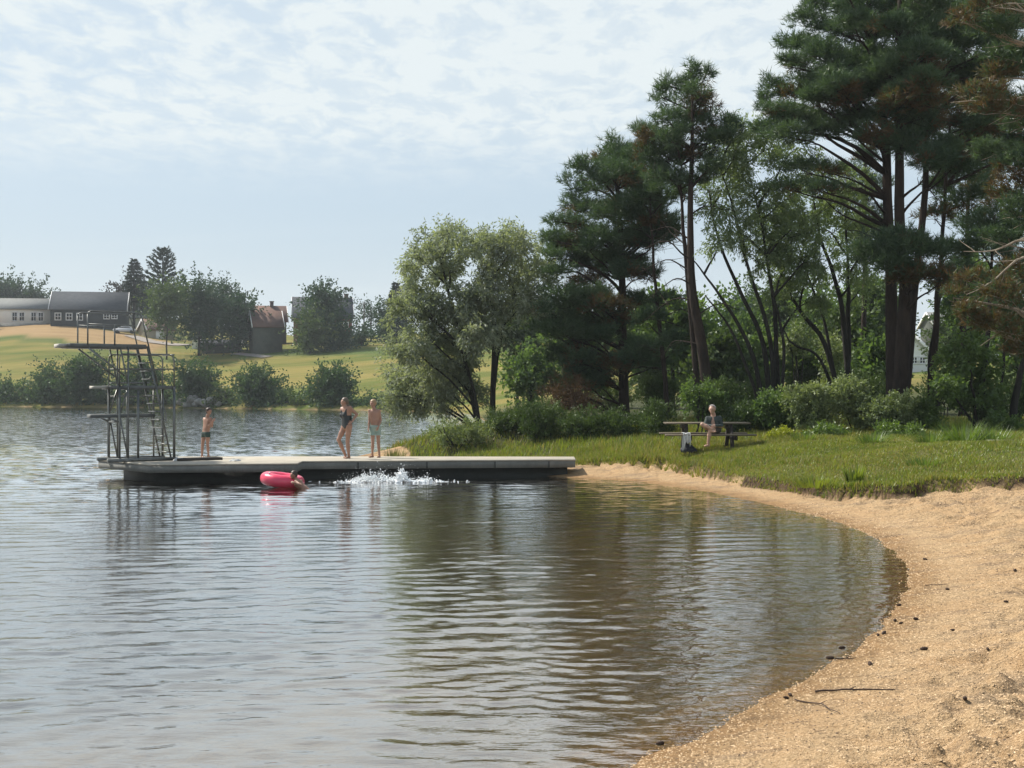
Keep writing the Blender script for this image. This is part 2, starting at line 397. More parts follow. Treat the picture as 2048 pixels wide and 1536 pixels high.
def build_ground():
    ys = np.concatenate([np.linspace(-20, 5, 18, endpoint=False), np.arange(5, 16, 0.06), np.arange(16, 32, 0.11), np.arange(32, 60, 0.28),
                         np.geomspace(60, 640, 150)])
    t = np.linspace(-1, 1, 820)
    t = 0.26 * t + 0.74 * t ** 3                    # denser in the middle
    X = t[None, :] * (ys[:, None].clip(0) * 1.1 + 30)
    X = X + (ys[:, None].clip(0) * 0.10)            # shifted to the right where the land is
    Y = np.repeat(ys[:, None], len(t), 1)
    # stretch the outermost columns to the edge of the place
    X[:, 0] = -640; X[:, -1] = 640
    Z = height(X, Y)
    sd = sd_poly(X, Y, LAKE); ts = turf_sd(X, Y)
    nr, nc = X.shape
    v = np.stack([X, Y, Z], -1).reshape(-1, 3)
    i = np.arange(nr - 1)[:, None] * nc; j = np.arange(nc - 1)[None]
    q = np.stack([i + j, i + j + 1, i + nc + j + 1, i + nc + j], -1).reshape(-1, 4)
    mb = MB(); mb.add(v, q)
    m, N, L = newmat('lake shore ground')
    out = N.new('ShaderNodeOutputMaterial'); p = N.new('ShaderNodeBsdfPrincipled'); L.new(p.outputs[0], out.inputs[0])
    p.inputs['Roughness'].default_value = 0.95; p.inputs['Specular IOR Level'].default_value = 0.15
    tc = N.new('ShaderNodeTexCoord'); P = tc.outputs['Object']
    def noise(scale, detail=5, rough=0.6, st=(1, 1, 1)):
        mp = nd(N, L, 'ShaderNodeMapping', {'Vector': P, 'Scale': st})
        return nd(N, L, 'ShaderNodeTexNoise', {'Vector': mp.outputs[0], 'Scale': scale, 'Detail': detail, 'Roughness': rough}).outputs[0]
    def attr(n): return nd(N, L, 'ShaderNodeAttribute', attribute_name=n).outputs['Fac']
    # sand: ochre with grains, grey debris
    grain = noise(38, 6, 0.75)
    sand = mixc(N, L, maprange(N, L, grain, 0.33, 0.66), (0.34, 0.22, 0.115), (0.70, 0.505, 0.295))
    sand = mixc(N, L, maprange(N, L, noise(1.3, 4), 0.40, 0.66, 0, 0.4), sand, (0.52, 0.31, 0.15))
    sand = mixc(N, L, maprange(N, L, noise(0.9, 7, 0.75, (0.8, 2.2, 1)), 0.51, 0.66, 0, 0.75), sand, (0.25, 0.185, 0.13))
    sand = mixc(N, L, maprange(N, L, noise(7, 6, 0.75, (0.7, 1.6, 1)), 0.56, 0.70, 0, 0.8), sand, (0.12, 0.085, 0.06))
    # wet rim and lake bed
    wet = attr('wet')
    wn = nd(N, L, 'ShaderNodeMath', {0: wet, 1: maprange(N, L, noise(3, 4), 0.3, 0.7, -0.18, 0.18)}, operation='ADD', use_clamp=True).outputs[0]
    wetsand = mixc(N, L, 1.0, sand, (0.66, 0.60, 0.52), 'MULTIPLY')
    sand = mixc(N, L, wn, sand, wetsand)
    bed = mixc(N, L, maprange(N, L, noise(1.1, 5), 0.35, 0.65), (0.165, 0.122, 0.07), (0.25, 0.19, 0.112))
    sand = mixc(N, L, attr('bed'), sand, bed)
    mud_dim = mixc(N, L, maprange(N, L, noise(0.5, 4), 0.35, 0.65), (0.035, 0.034, 0.024), (0.05, 0.046, 0.032))  # dark mud tone that also stands in for light absorbed by deep water
    sand = mixc(N, L, attr('mud_dim'), sand, mud_dim)
    # turf soil
    turf = mixc(N, L, maprange(N, L, noise(1.2, 6), 0.35, 0.65), (0.09, 0.105, 0.03), (0.18, 0.17, 0.06))
    c = mixc(N, L, attr('turf'), sand, turf)
    soil = mixc(N, L, maprange(N, L, noise(4, 4), 0.35, 0.65), (0.05, 0.034, 0.022), (0.11, 0.07, 0.045))
    c = mixc(N, L, attr('soil'), c, soil)
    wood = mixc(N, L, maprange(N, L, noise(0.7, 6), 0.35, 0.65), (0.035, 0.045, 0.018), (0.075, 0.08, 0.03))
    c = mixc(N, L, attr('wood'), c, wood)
    # meadow across the lake: mown bands
    f1 = noise(0.05, 5, 0.65, (0.35, 2.2, 1)); f2 = noise(0.35, 5, 0.7, (0.4, 1.5, 1))
    md = mixc(N, L, maprange(N, L, f1, 0.42, 0.58), (0.095, 0.135, 0.02), (0.26, 0.22, 0.06))
    md = mixc(N, L, maprange(N, L, f2, 0.42, 0.68, 0, 0.6), md, (0.20, 0.155, 0.04))
    md = mixc(N, L, attr('lush'), md, (0.075, 0.12, 0.025))
    crop = mixc(N, L, maprange(N, L, noise(0.25, 5, 0.7, (0.3, 2.0, 1)), 0.35, 0.65), (0.30, 0.195, 0.09), (0.38, 0.26, 0.13))
    md = mixc(N, L, attr('crop'), md, crop)
    c = mixc(N, L, attr('meadow'), c, md)
    L.new(c, p.inputs['Base Color'])
    b1 = nd(N, L, 'ShaderNodeBump', {'Height': grain, 'Strength': 0.8, 'Distance': 0.03})
    b2 = nd(N, L, 'ShaderNodeBump', {'Height': noise(7, 5, 0.65), 'Strength': 0.9, 'Distance': 0.13, 'Normal': b1.outputs[0]})
    L.new(b2.outputs[0], p.inputs['Normal'])
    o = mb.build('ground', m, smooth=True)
    me = o.data
    def put(n, a):
        at = me.attributes.new(n, 'FLOAT', 'POINT'); at.data.foreach_set('value', np.asarray(a, np.float32).ravel())
    farw = sstep(Y, 100, 140)
    put('wet', (1 - sstep(sd, 0.0, 0.7)) * sstep(sd, -0.6, 0.0) * (1 - farw))
    put('bed', sstep(-sd, -0.05, 0.9))
    put('mud_dim', sstep(-sd, 2.0, 10))  # bed darkens away from the shore, painting the dimming with depth
    put('turf', sstep(-ts, 0.0, 0.12) * (sd > 0))
    put('soil', sstep(ts, -0.16, -0.06) * (1 - sstep(ts, 0.02, 0.10)) * (Y < 36) * sstep(vnoise(X * 0.9, Y * 0.9, 44), 0.30, 0.5))
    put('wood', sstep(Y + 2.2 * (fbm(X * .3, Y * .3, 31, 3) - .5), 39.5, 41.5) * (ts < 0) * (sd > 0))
    put('meadow', farw * sstep(sd, -0.3, 0.3))
    # bearing lines across the hill: strip of lush grass on top of the slope, ripe crop on the left above it
    pyv = HZ - (Z - CH) * F / np.maximum(Y, 1); pxv = 1024 + X * F / np.maximum(Y, 1)
    d = sd
    crop = sstep(d + 2.5 * fbm(X * 0.05, Y * 0.05, 3, 2), 43.5, 44.5) * sstep(-X, 62.0, 66.0) * (1 - sstep(d, 60, 62)) * (Y > 120)
    put('crop', crop)
    put('lush', sstep(d, 46, 50) * (1 - sstep(d, 54, 57)) * (X > -48) * 0.9 + (sstep(d, 38.5, 40) * (1 - sstep(d, 42.5, 43.5)) * (X < -46)) * 0.9)
    tag(o, 'sandy beach, lake bed and grassy land round the lake', 'ground', kind='structure')
    return o
ground = build_ground()

# ------------------------------------------------------------------ water
def build_water():
    ys = np.concatenate([np.arange(2, 6.5, 0.25), np.arange(6.5, 20, 0.042), np.arange(20, 34, 0.085), np.arange(34, 62, 0.13), np.geomspace(62, 245, 60)])
    t = np.linspace(-1, 1, 420)
    X = t[None, :] * (ys[:, None] * 0.40 + 3.0) + 0 * ys[:, None]
    Y = np.repeat(ys[:, None], len(t), 1)
    X[:, 0] = np.where(ys < 60, -70, -260); X[:, -1] = np.where(ys < 100, 25, 60)
    sd = sd_poly(X, Y, LAKE)
    r = rngs(4)
    Z = np.zeros_like(X)
    # wind ripples coming in: crests run left to right, rising a little to the right
    near = 1 - sstep(Y, 26, 40)
    calm = 0.12 * sstep(-sd, -0.3, 0.2) + 0.88 * sstep(-sd, 0.2, 4.5)
    patch = 0.45 + 1.0 * fbm(X * 0.13, Y * 0.10, 41, 3)
    wx = X + 0.5 * (fbm(X * 0.5, Y * 0.7, 51, 2) - .5); wy = Y + 0.55 * (fbm(X * 0.45, Y * 0.8, 61, 2) - .5)
    for k in range(44):
        lam = r.uniform(0.20, 0.66)
        th = math.radians(90 + 9 + r.normal(0, 13))
        s = r.uniform(0.0072, 0.0145)
        kk = 2 * math.pi / lam
        ph = kk * (math.cos(th) * wx + math.sin(th) * wy) + r.uniform(0, 6.28)
        Z += s / kk * np.sin(ph) * (near * calm * patch)
    for k in range(26):                                   # small cross ripples, everywhere
        lam = r.uniform(0.16, 0.34)
        th = math.radians(90 + r.normal(0, 38))
        s = r.uniform(0.007, 0.015)
        kk = 2 * math.pi / lam
        ph = kk * (math.cos(th) * wx + math.sin(th) * wy) + r.uniform(0, 6.28)
        Z += s / kk * np.sin(ph) * near * (0.25 + 0.75 * patch) * sstep(-sd, -0.3, 0.5) * (Y < 19)
    for k in range(24):                                   # longer wavelets out on the open water
        lam = r.uniform(0.4, 0.9)
        th = math.radians(90 + r.normal(6, 16)); s = r.uniform(0.008, 0.016); kk = 2 * math.pi / lam
        ph = kk * (math.cos(th) * wx + math.sin(th) * wy) + r.uniform(0, 6.28)
        Z += s / kk * np.sin(ph) * sstep(Y, 22, 38) * (1 - sstep(Y, 52, 62)) * calm * (0.3 + 0.7 * patch)
    nr, nc = X.shape
    v = np.stack([X, Y, Z], -1).reshape(-1, 3)
    i = np.arange(nr - 1)[:, None] * nc; j = np.arange(nc - 1)[None]
    q = np.stack([i + j, i + j + 1, i + nc + j + 1, i + nc + j], -1)
    keep = (sd[:-1, :-1] < 1.5) | (sd[1:, 1:] < 1.5) | (sd[:-1, 1:] < 1.5) | (sd[1:, :-1] < 1.5)
    q = q[keep]
    mb = MB(); mb.add(v, q)
    m, N, L = newmat('lake water')
    out = N.new('ShaderNodeOutputMaterial')
    tc = N.new('ShaderNodeTexCoord'); P = tc.outputs['Object']
    sep = nd(N, L, 'ShaderNodeSeparateXYZ', {0: P})
    def noise(scale, st, detail=3, rough=0.6):
        mp = nd(N, L, 'ShaderNodeMapping', {'Vector': P, 'Scale': st, 'Rotation': (0, 0, math.radians(9))})
        return nd(N, L, 'ShaderNodeTexNoise', {'Vector': mp.outputs[0], 'Scale': scale, 'Detail': detail, 'Roughness': rough}).outputs[0]
    open_ = maprange(N, L, sep.outputs[1], 20, 42)           # open water away from the sheltered bay is choppier
    fine = nd(N, L, 'ShaderNodeBump', {'Height': noise(6.5, (0.5, 1.3, 1), 3), 'Distance': 0.03, 'Strength': 0.22})
    # unresolved wavelets: the facet normals themselves vary
    mp = nd(N, L, 'ShaderNodeMapping', {'Vector': P, 'Scale': (0.8, 2.0, 1), 'Rotation': (0, 0, math.radians(9))})
    wn = nd(N, L, 'ShaderNodeTexNoise', {'Vector': mp.outputs[0], 'Scale': 2.6, 'Detail': 3.0, 'Roughness': 0.65})
    c0 = nd(N, L, 'ShaderNodeVectorMath', {0: wn.outputs[1], 1: (0.5, 0.5, 0.5)}, operation='SUBTRACT')
    c1 = nd(N, L, 'ShaderNodeVectorMath', {0: c0.outputs[0], 1: (0.35, 1.0, 0.0)}, operation='MULTIPLY')
    st = nd(N, L, 'ShaderNodeMath', {0: open_, 1: 0.62}, operation='MULTIPLY')
    c2 = nd(N, L, 'ShaderNodeVectorMath', {0: c1.outputs[0]}, operation='SCALE'); L.new(st.outputs[0], c2.inputs['Scale'])
    c3 = nd(N, L, 'ShaderNodeVectorMath', {0: fine.outputs[0], 1: c2.outputs[0]}, operation='ADD')
    nrm = nd(N, L, 'ShaderNodeVectorMath', {0: c3.outputs[0]}, operation='NORMALIZE').outputs[0]
    lw = nd(N, L, 'ShaderNodeLayerWeight', {'Blend': 0.5, 'Normal': nrm})
    p5 = nd(N, L, 'ShaderNodeMath', {0: lw.outputs['Facing'], 1: 2.6}, operation='POWER')
    fr0 = maprange(N, L, p5.outputs[0], 0, 1, 0.055, 1.0)
    fl = nd(N, L, 'ShaderNodeMath', {0: open_, 1: 0.30}, operation='MULTIPLY')       # steep facets of rough open water hide one another
    fr = nd(N, L, 'ShaderNodeMath', {0: fr0, 1: fl.outputs[0]}, operation='ADD', use_clamp=True).outputs[0]
    gl = nd(N, L, 'ShaderNodeBsdfGlossy', {0: (1, 1, 1, 1), 'Roughness': 0.02, 'Normal': nrm})
    tr = nd(N, L, 'ShaderNodeBsdfTransparent', {0: (0.88, 0.82, 0.68, 1)})
    mx = nd(N, L, 'ShaderNodeMixShader', {0: fr, 1: tr.outputs[0], 2: gl.outputs[0]})
    L.new(mx.outputs[0], out.inputs[0])
    o = mb.build('lake_water', m, smooth=True)
    tag(o, 'rippled lake water reflecting sky and pines', 'water', kind='structure')
    return o
water = build_water()

def field_track(name, pts, w, label):
    mb = MB(); P = np.array([ [x, y] for x, y in pts], float)
    tt = np.linspace(0, len(P) - 1, 40); Q = np.stack([np.interp(tt, np.arange(len(P)), P[:, k]) for k in (0, 1)], -1)
    T = unit(np.gradient(Q, axis=0)); Nn = np.stack([-T[:, 1], T[:, 0]], -1)
    rows = [Q + Nn * w * s for s in (-.5, 0, .5)]
    v = np.concatenate([np.c_[r, height(r[:, 0], r[:, 1]) + 0.12] for r in rows])
    n = len(Q); q = np.concatenate([np.stack([k * n + np.arange(n - 1), (k + 1) * n + np.arange(n - 1), (k + 1) * n + np.arange(1, n), k * n + np.arange(1, n)], -1) for k in (0, 1)])
    mb.add(v, q)
    return tag(mb.build(name, M['asphalt']), label, 'road', kind='structure')
# ------------------------------------------------------------------ foliage builders
def leaves(mb, P, D, L, Wd, r, mat=0, tint=0.0):
    """diamond leaves at P pointing along D"""
    n = len(P)
    if n == 0: return
    D = unit(D); side = unit(np.cross(D, unit(r.normal(size=(n, 3)))))
    l = L * r.uniform(0.65, 1.25, (n, 1)); w = Wd * r.uniform(0.7, 1.2, (n, 1))
    v = np.stack([P, P + D * l * 0.45 + side * w / 2, P + D * l, P + D * l * 0.45 - side * w / 2], 1).reshape(-1, 3)
    mb.add(v, np.arange(4 * n).reshape(-1, 4), mat, np.repeat(np.broadcast_to(tint, (n,)), 4))

def tufts(mb, P, A, r, L=0.20, w=0.024, nb=9, mat=0, tint=0.0):
    """bottle-brush tufts of needles along short shoots"""
    n = len(P)
    if n == 0: return
    A = unit(A); A3 = np.repeat(A, nb, 0); P3 = np.repeat(P, nb, 0)
    u = r.uniform(0, 1, (n * nb, 1)); sc_ = np.repeat(r.uniform(0.75, 1.3, (n, 1)), nb, 0)
    base = P3 + A3 * u * L * 0.9 * sc_
    dirn = unit(A3 * r.uniform(0.35, 1.1, (n * nb, 1)) + unit(r.normal(size=(n * nb, 3))) * 0.75)
    side = unit(np.cross(dirn, unit(r.normal(size=(n * nb, 3)))))
    l = L * sc_ * r.uniform(0.7, 1.1, (n * nb, 1)); ww = w * r.uniform(0.7, 1.3, (n * nb, 1))
    v = np.stack([base - side * ww / 2, base + side * ww / 2, base + dirn * l], 1).reshape(-1, 3)
    mb.add(v, np.arange(3 * n * nb).reshape(-1, 3), mat, np.repeat(np.broadcast_to(tint, (n,)), 3 * nb))

def curve(pts, n=10):
    """smooth path through points (Catmull-Rom)"""
    P = np.asarray(pts, float)
    if len(P) == 2: return P[0] + (P[1] - P[0]) * np.linspace(0, 1, n)[:, None]
    Q = np.vstack([2 * P[0] - P[1], P, 2 * P[-1] - P[-2]])
    out = []
    m = max(2, n // (len(P) - 1))
    for i in range(1, len(Q) - 2):
        t = np.linspace(0, 1, m, endpoint=False)[:, None]
        a, b, c, d = Q[i - 1], Q[i], Q[i + 1], Q[i + 2]
        out.append(0.5 * (2 * b + (c - a) * t + (2 * a - 5 * b + 4 * c - d) * t ** 2 + (3 * b - a - 3 * c + d) * t ** 3))
    out.append(P[-1:])
    return np.vstack(out)

def wiggle(P, amp, r):
    n = len(P); w = r.normal(size=(n, 3)) * amp; w[0] = 0; w[-1] *= 0.3
    for _ in range(2): w[1:-1] = (w[:-2] + 2 * w[1:-1] + w[2:]) / 4
    return P + w

def trunk_path(pts, D, r, lean=0.0):
    """photo-pixel polyline (base first) -> world path whose base sits on the ground"""
    P = np.array([W(px, py, D) for px, py in pts])
    gz = hz1(P[0, 0], P[0, 1])
    P[0, 2] = min(P[0, 2], gz) if P[0, 2] - gz < 2.5 else P[0, 2]
    P[0, 2] = gz - 0.08
    P[:, 1] += np.linspace(0, lean, len(P))
    return curve(P, 22)

def limb(mb, trunks, tgt, r, r0, rise=0.35, mat=0, twigs=0, spread=None, sides=5):
    """a limb from the best trunk point to a foliage clump"""
    best = None
    for T in trunks:
        hd = np.linalg.norm(T[:, :2] - tgt[:2], axis=1)
        want = tgt[2] - rise * hd - 0.15
        cost = np.abs(T[:, 2] - want) + 0.35 * hd
        k = int(np.argmin(cost))
        if best is None or cost[k] < best[0]: best = (cost[k], T[k])
    a = best[1]; d = tgt - a; ln = np.linalg.norm(d)
    mid = a + d * 0.5 + np.array([0, 0, 0.06 * ln]) + r.normal(size=3) * 0.05 * ln
    P = wiggle(curve([a, mid, tgt], 9), 0.03 * ln, r)
    mb.tube(P, np.linspace(min(r0, 0.02 + 0.018 * ln), 0.012, len(P)), sides, mat)
    if twigs and spread is not None:
        for _ in range(twigs):
            s = P[r.integers(len(P) // 2, len(P))]
            e = tgt + r.normal(size=3) * spread * 0.55
            Q = wiggle(curve([s, (s + e) / 2 + r.normal(size=3) * 0.06, e], 5), 0.03, r)
            mb.tube(Q, np.linspace(0.014, 0.005, len(Q)), 3, mat, cap=False)
    return P

def clump_world(c, D, r, depth):
    px, py, rx, ry = c[:4]
    dD = c[4] if len(c) > 4 and c[4] is not None else r.uniform(-1, 1) * depth
    d = D + dD
    ctr = W(px, py, d); s = d / F
    rad = np.array([rx * s, max(rx, ry) * s * 0.9, ry * s])
    return ctr, rad

def inside_pts(ctr, rad, n, r, shell=0.55):
    d = unit(r.normal(size=(n, 3))); q = r.uniform(0, 1, (n, 1)) ** shell
    return ctr + d * q * rad, d

def pine(name, label, D, trunks, clumps, depth=1.6, dens=0.24, seed=1, dry=(), bare=(), lean=0.0, group=None, barkmat='pine_bark', barelook=0, tuftL=0.225, fill=None):
    r = rngs(seed)
    paths = [(trunk_path(p, D + (t[3] if len(t) > 3 else 0), r, lean), t[1], t[2]) for t in trunks for p in [t[0]]]
    base = paths[0][0][0].copy(); base[2] += 0.08
    root = thing(name, label, 'tree', base, group)
    tb = MB(); bb = MB() if barelook else tb; cb = MB()
    for P, r0, r1 in paths:
        P = wiggle(P, 0.03, r)
        rr = np.linspace(r0, r1, len(P)); rr[0] *= 1.25
        tb.tube(P, rr, 10)
    TP = [p[0] for p in paths]
    if fill: clumps = list(clumps) + poly_clumps(*fill)
    for i, c in enumerate(list(clumps) + [tuple(c) + (1.0,) if len(c) == 5 else tuple(c) + (None, 1.0) for c in dry]):
        isdry = len(c) > 5
        ctr, rad = clump_world(c, D, r, depth)
        rad = rad * np.array([1.05, 1.0, 1.18])
        limb(bb, TP, ctr - np.array([0, 0, rad[2] * 0.5]), r, 0.09, twigs=5, spread=rad)
        n = int(dens * c[2] * c[3] * 1.0 * (46.0 / D) ** 0) + 6
        # sub-clumps make the plates uneven
        k = max(4, int(n / 26))
        sc0, _ = inside_pts(ctr, rad * np.array([0.92, 0.92, 0.8]), k, r, 0.45)
        which = r.integers(0, k, n)
        off, od = inside_pts(np.zeros(3), np.minimum(rad * 0.55, [0.42, 0.42, 0.24]), n, r, 0.5)
        P = sc0[which] + off
        A = od * np.array([1, 1, 0.5]) + unit(P - ctr) * 0.8 + np.array([0, 0, 1.0]) + r.normal(size=(n, 3)) * 0.25
        t = np.full(n, 0.0)
        if isdry: t = (r.uniform(size=n) < 0.75) * r.uniform(0.5, 1.0, n)
        else:
            t = (sc0[which][:, 2] < ctr[2] - 0.2 * rad[2]) * (vnoise(P[:, 0] * 1.3, P[:, 2] * 1.3, 7) > 0.66) * 0.8
        tufts(cb, P, A, r, L=tuftL, tint=t)
    for pts, r0 in bare:
        P = np.array([W(px, py, D + dd) for px, py, dd in pts])
        P = wiggle(curve(P, 10), 0.05, r)
        bb.tube(P, np.linspace(r0, 0.008, len(P)), 5)
        for _ in range(5):
            s = P[r.integers(3, len(P) - 1)]; e = s + np.array([r.normal() * 0.5, r.normal() * 0.5, r.normal() * 0.25 - 0.1])
            bb.tube(wiggle(curve([s, (s + e) / 2, e], 5), 0.04, r), np.linspace(0.012, 0.004, 5), 3, cap=False)
    tb.build('trunk', M[barkmat], root, smooth=True)
    if barelook: bb.build('branches', M['pale_bark'], root, smooth=True)
    cb.build('crown', M['pine_needles'], root)
    return root

def leafy(name, label, D, stems, clumps, cat='tree', leaf=(0.13, 0.05), dens=0.5, depth=1.5, seed=1, mat='willow_leaf', droop=0.5, group=None,
          barkmat='grey_bark', twigs=4, limbs=True, up=0.0, base=None, gap=0.0, lname='crown', limb_r=0.05, fill=0.5, tlen=0.28, spread=1.0):
    """a broad-leaved tree or shrub: stems, limbs, twigs that carry leaves"""
    r = rngs(seed)
    paths = [(trunk_path(s[0], D + (s[3] if len(s) > 3 else 0), r), s[1], s[2]) for s in stems]
    if base is None:
        base = paths[0][0][0].copy(); base[2] += 0.08
    root = thing(name, label, cat, base, group)
    tb = MB(); cb = MB()
    for P, r0, r1 in paths: tb.tube(wiggle(P, 0.04 * max(1, r0 * 6), r), np.linspace(r0, r1, len(P)), 8)
    TP = [p[0] for p in paths]
    s = D / F
    for c in clumps:
        ctr, rad = clump_world(c, D, r, depth)
        if limbs: limb(tb, TP, ctr, r, limb_r, rise=0.8, twigs=twigs, spread=rad)
        n = int(dens * c[2] * c[3]) + 8
        rad = rad * spread
        k = max(5, n // 22)
        q, od = inside_pts(ctr, rad, k, r, fill)
        if gap: 
            kp = vnoise(q[:, 0] / gap + seed, q[:, 2] / gap, 77) > 0.34; q = q[kp]; od = od[kp]; k = len(q)
            if k == 0: continue
        which = r.integers(0, k, n)
        # twig direction: outward, then hanging
        td = unit(od * 0.9 + r.normal(size=(k, 3)) * 0.5 + np.array([0, 0, up - droop * 0.6]))
        tl = tlen * s / (52 / F) * r.uniform(0.5, 1.5, k)
        u = r.uniform(0, 1, (n, 1))
        P = q[which] + td[which] * u * tl[which][:, None] + np.array([0, 0, -droop * 0.25]) * (u ** 2) * tl[which][:, None] + r.normal(size=(n, 3)) * leaf[0] * 0.45
        Dn = td[which] * 0.7 + r.normal(size=(n, 3)) * 0.6 + np.array([0, 0, -droop * 0.7 + up])
        leaves(cb, P, Dn, leaf[0], leaf[1], r)
    if tb.n: tb.build('trunk' if cat == 'tree' else 'stems', M[barkmat], root, smooth=True)
    cb.build(lname if cat == 'tree' else 'foliage', M[mat], root)
    return root

def auto(cx, cy, rx, ry, n, seed, size=0.42, flat=1.0):
    """n sub-clumps filling an ellipse seen in the picture"""
    r = rngs(seed); out = []
    for i in range(n):
        a = r.uniform(0, 2 * math.pi); q = math.sqrt(r.uniform(0.0, 1.0)) * 0.68
        k = size * r.uniform(0.75, 1.2)
        out.append((cx + rx * q * math.cos(a), cy + ry * q * math.sin(a), rx * k, min(ry * k * flat, rx * k * 1.2)))
    return out
def poly_clumps(poly, n, rx, ry, seed, gap=None):
    """clumps scattered over a picture polygon"""
    r = rngs(seed); P = np.array(poly, float); lo = P.min(0); hi = P.max(0); out = []
    while len(out) < n:
        p = r.uniform(lo, hi)
        if sd_poly(np.array([p[0]]), np.array([p[1]]), P)[0] < -min(rx, ry) * 0.5:
            k = r.uniform(0.7, 1.3); out.append((p[0], p[1], rx * k, ry * k))
    return out

# ------------------------------------------------------------------ pines and broad-leaved trees on the point
leafy('willow_tree', 'grey-green twin-stemmed willow leaning over the lake at the tip of the point', 52,
      [([(962, 838), (940, 770), (925, 680), (900, 600), (880, 520)], 0.13, 0.035, 0.2), ([(985, 838), (986, 720), (988, 640), (985, 560), (1000, 480)], 0.12, 0.03, -0.2),
       ([(988, 650), (1020, 590), (1040, 540)], 0.06, 0.02, -0.2), ([(930, 690), (905, 560), (930, 490)], 0.06, 0.02, 0.1), ([(958, 830), (905, 770), (860, 720)], 0.06, 0.02, 0.0)][:2] +
      [([(962, 838), (930, 720), (870, 640), (840, 590)], 0.07, 0.02, -0.6), ([(985, 838), (996, 700), (1025, 600), (1045, 530)], 0.08, 0.02, 0.5)],
      [(872, 475, 32, 26), (900, 470, 26, 14), (935, 478, 36, 28), (1010, 474, 28, 18), (1025, 490, 36, 30), (975, 492, 36, 28), (1062, 515, 30, 34), (1080, 560, 26, 30), (850, 525, 40, 34), (905, 535, 42, 36),
       (960, 545, 30, 26), (1015, 550, 28, 26), (820, 570, 32, 30), (865, 590, 42, 36), (920, 605, 44, 36), (1060, 600, 32, 26), (1000, 610, 26, 26),
       (815, 630, 32, 30), (850, 650, 42, 36), (900, 670, 46, 38), (950, 665, 34, 32), (820, 695, 40, 32), (870, 720, 46, 36), (925, 730, 42, 34),
       (800, 745, 30, 26), (835, 765, 42, 32), (890, 780, 44, 28), (940, 775, 28, 26), (790, 790, 26, 22), (820, 805, 32, 18), (960, 600, 26, 24), (870, 808, 28, 14), (965, 575, 30, 26), (945, 625, 34, 28), (985, 650, 26, 22), (1040, 585, 28, 24)],
      leaf=(0.17, 0.055), dens=2.0, seed=11, mat='willow_leaf', droop=0.55, depth=1.8, gap=0.35, spread=1.15, fill=0.6, tlen=0.45)

pine('pine_tree', 'broad dark pine with layered boughs, leftmost in the row of pines', 51,
     [([(1248, 838), (1246, 700), (1243, 560), (1240, 450), (1228, 330)], 0.21, 0.05), ([(1243, 560), (1200, 480), (1165, 400)], 0.08, 0.03)][:1],
     [(1238, 292, 34, 14), (1205, 312, 34, 16), (1172, 335, 28, 16), (1250, 325, 46, 18), (1292, 335, 34, 16), (1150, 368, 26, 15), (1200, 372, 46, 20), (1262, 375, 46, 20), (1135, 403, 26, 13),
      (1178, 420, 48, 18), (1240, 425, 48, 20), (1298, 415, 42, 20), (1112, 437, 20, 9), (1150, 452, 38, 13), (1104, 474, 18, 9), (1140, 492, 46, 14), (1208, 475, 50, 18), (1272, 475, 44, 18),
      (1108, 512, 22, 9), (1118, 540, 34, 12), (1180, 530, 44, 14), (1245, 540, 44, 16), (1105, 618, 34, 14), (1150, 598, 40, 14), (1275, 600, 36, 18), (1130, 660, 46, 20), (1085, 650, 26, 16),
      (1186, 670, 44, 17), (1265, 690, 38, 18), (1108, 708, 40, 15), (1160, 720, 40, 16), (1320, 690, 30, 16), (1200, 765, 38, 16)],
     dry=[(1178, 568, 46, 13), (1212, 612, 44, 15), (1225, 730, 36, 16), (1128, 775, 48, 18), (1160, 800, 40, 16), (1250, 640, 30, 12)], seed=21, dens=0.40, depth=1.9, fill=([(1228, 300), (1150, 372), (1108, 450), (1100, 520), (1096, 620), (1078, 720), (1100, 790), (1330, 790), (1345, 560), (1330, 350), (1262, 292)], 38, 36, 16, 5),
     bare=[(((1245, 650, 0), (1300, 640, -.6), (1370, 655, -1)), 0.035), (((1245, 600, 0), (1190, 590, .6), (1120, 600, 1)), 0.03), (((1246, 740, 0), (1310, 735, -1), (1380, 750, -1.3)), 0.03)])

pine('pine_tree', 'thin dark pine trunk between the broad pine and the tall pine', 49,
     [([(1337, 838), (1325, 700), (1314, 600), (1305, 500), (1300, 380)], 0.10, 0.03)],
     [(1300, 360, 34, 18), (1330, 385, 34, 18), (1290, 400, 36, 18), (1320, 440, 40, 16), (1275, 440, 30, 14), (1340, 600, 30, 12), (1300, 640, 30, 14), (1350, 690, 30, 16)], seed=23, dens=0.36, depth=0.9,
     bare=[(((1310, 560, 0), (1280, 540, .4), (1235, 560, .9)), 0.02), (((1318, 640, 0), (1360, 620, -.4), (1400, 640, -.9)), 0.02)])

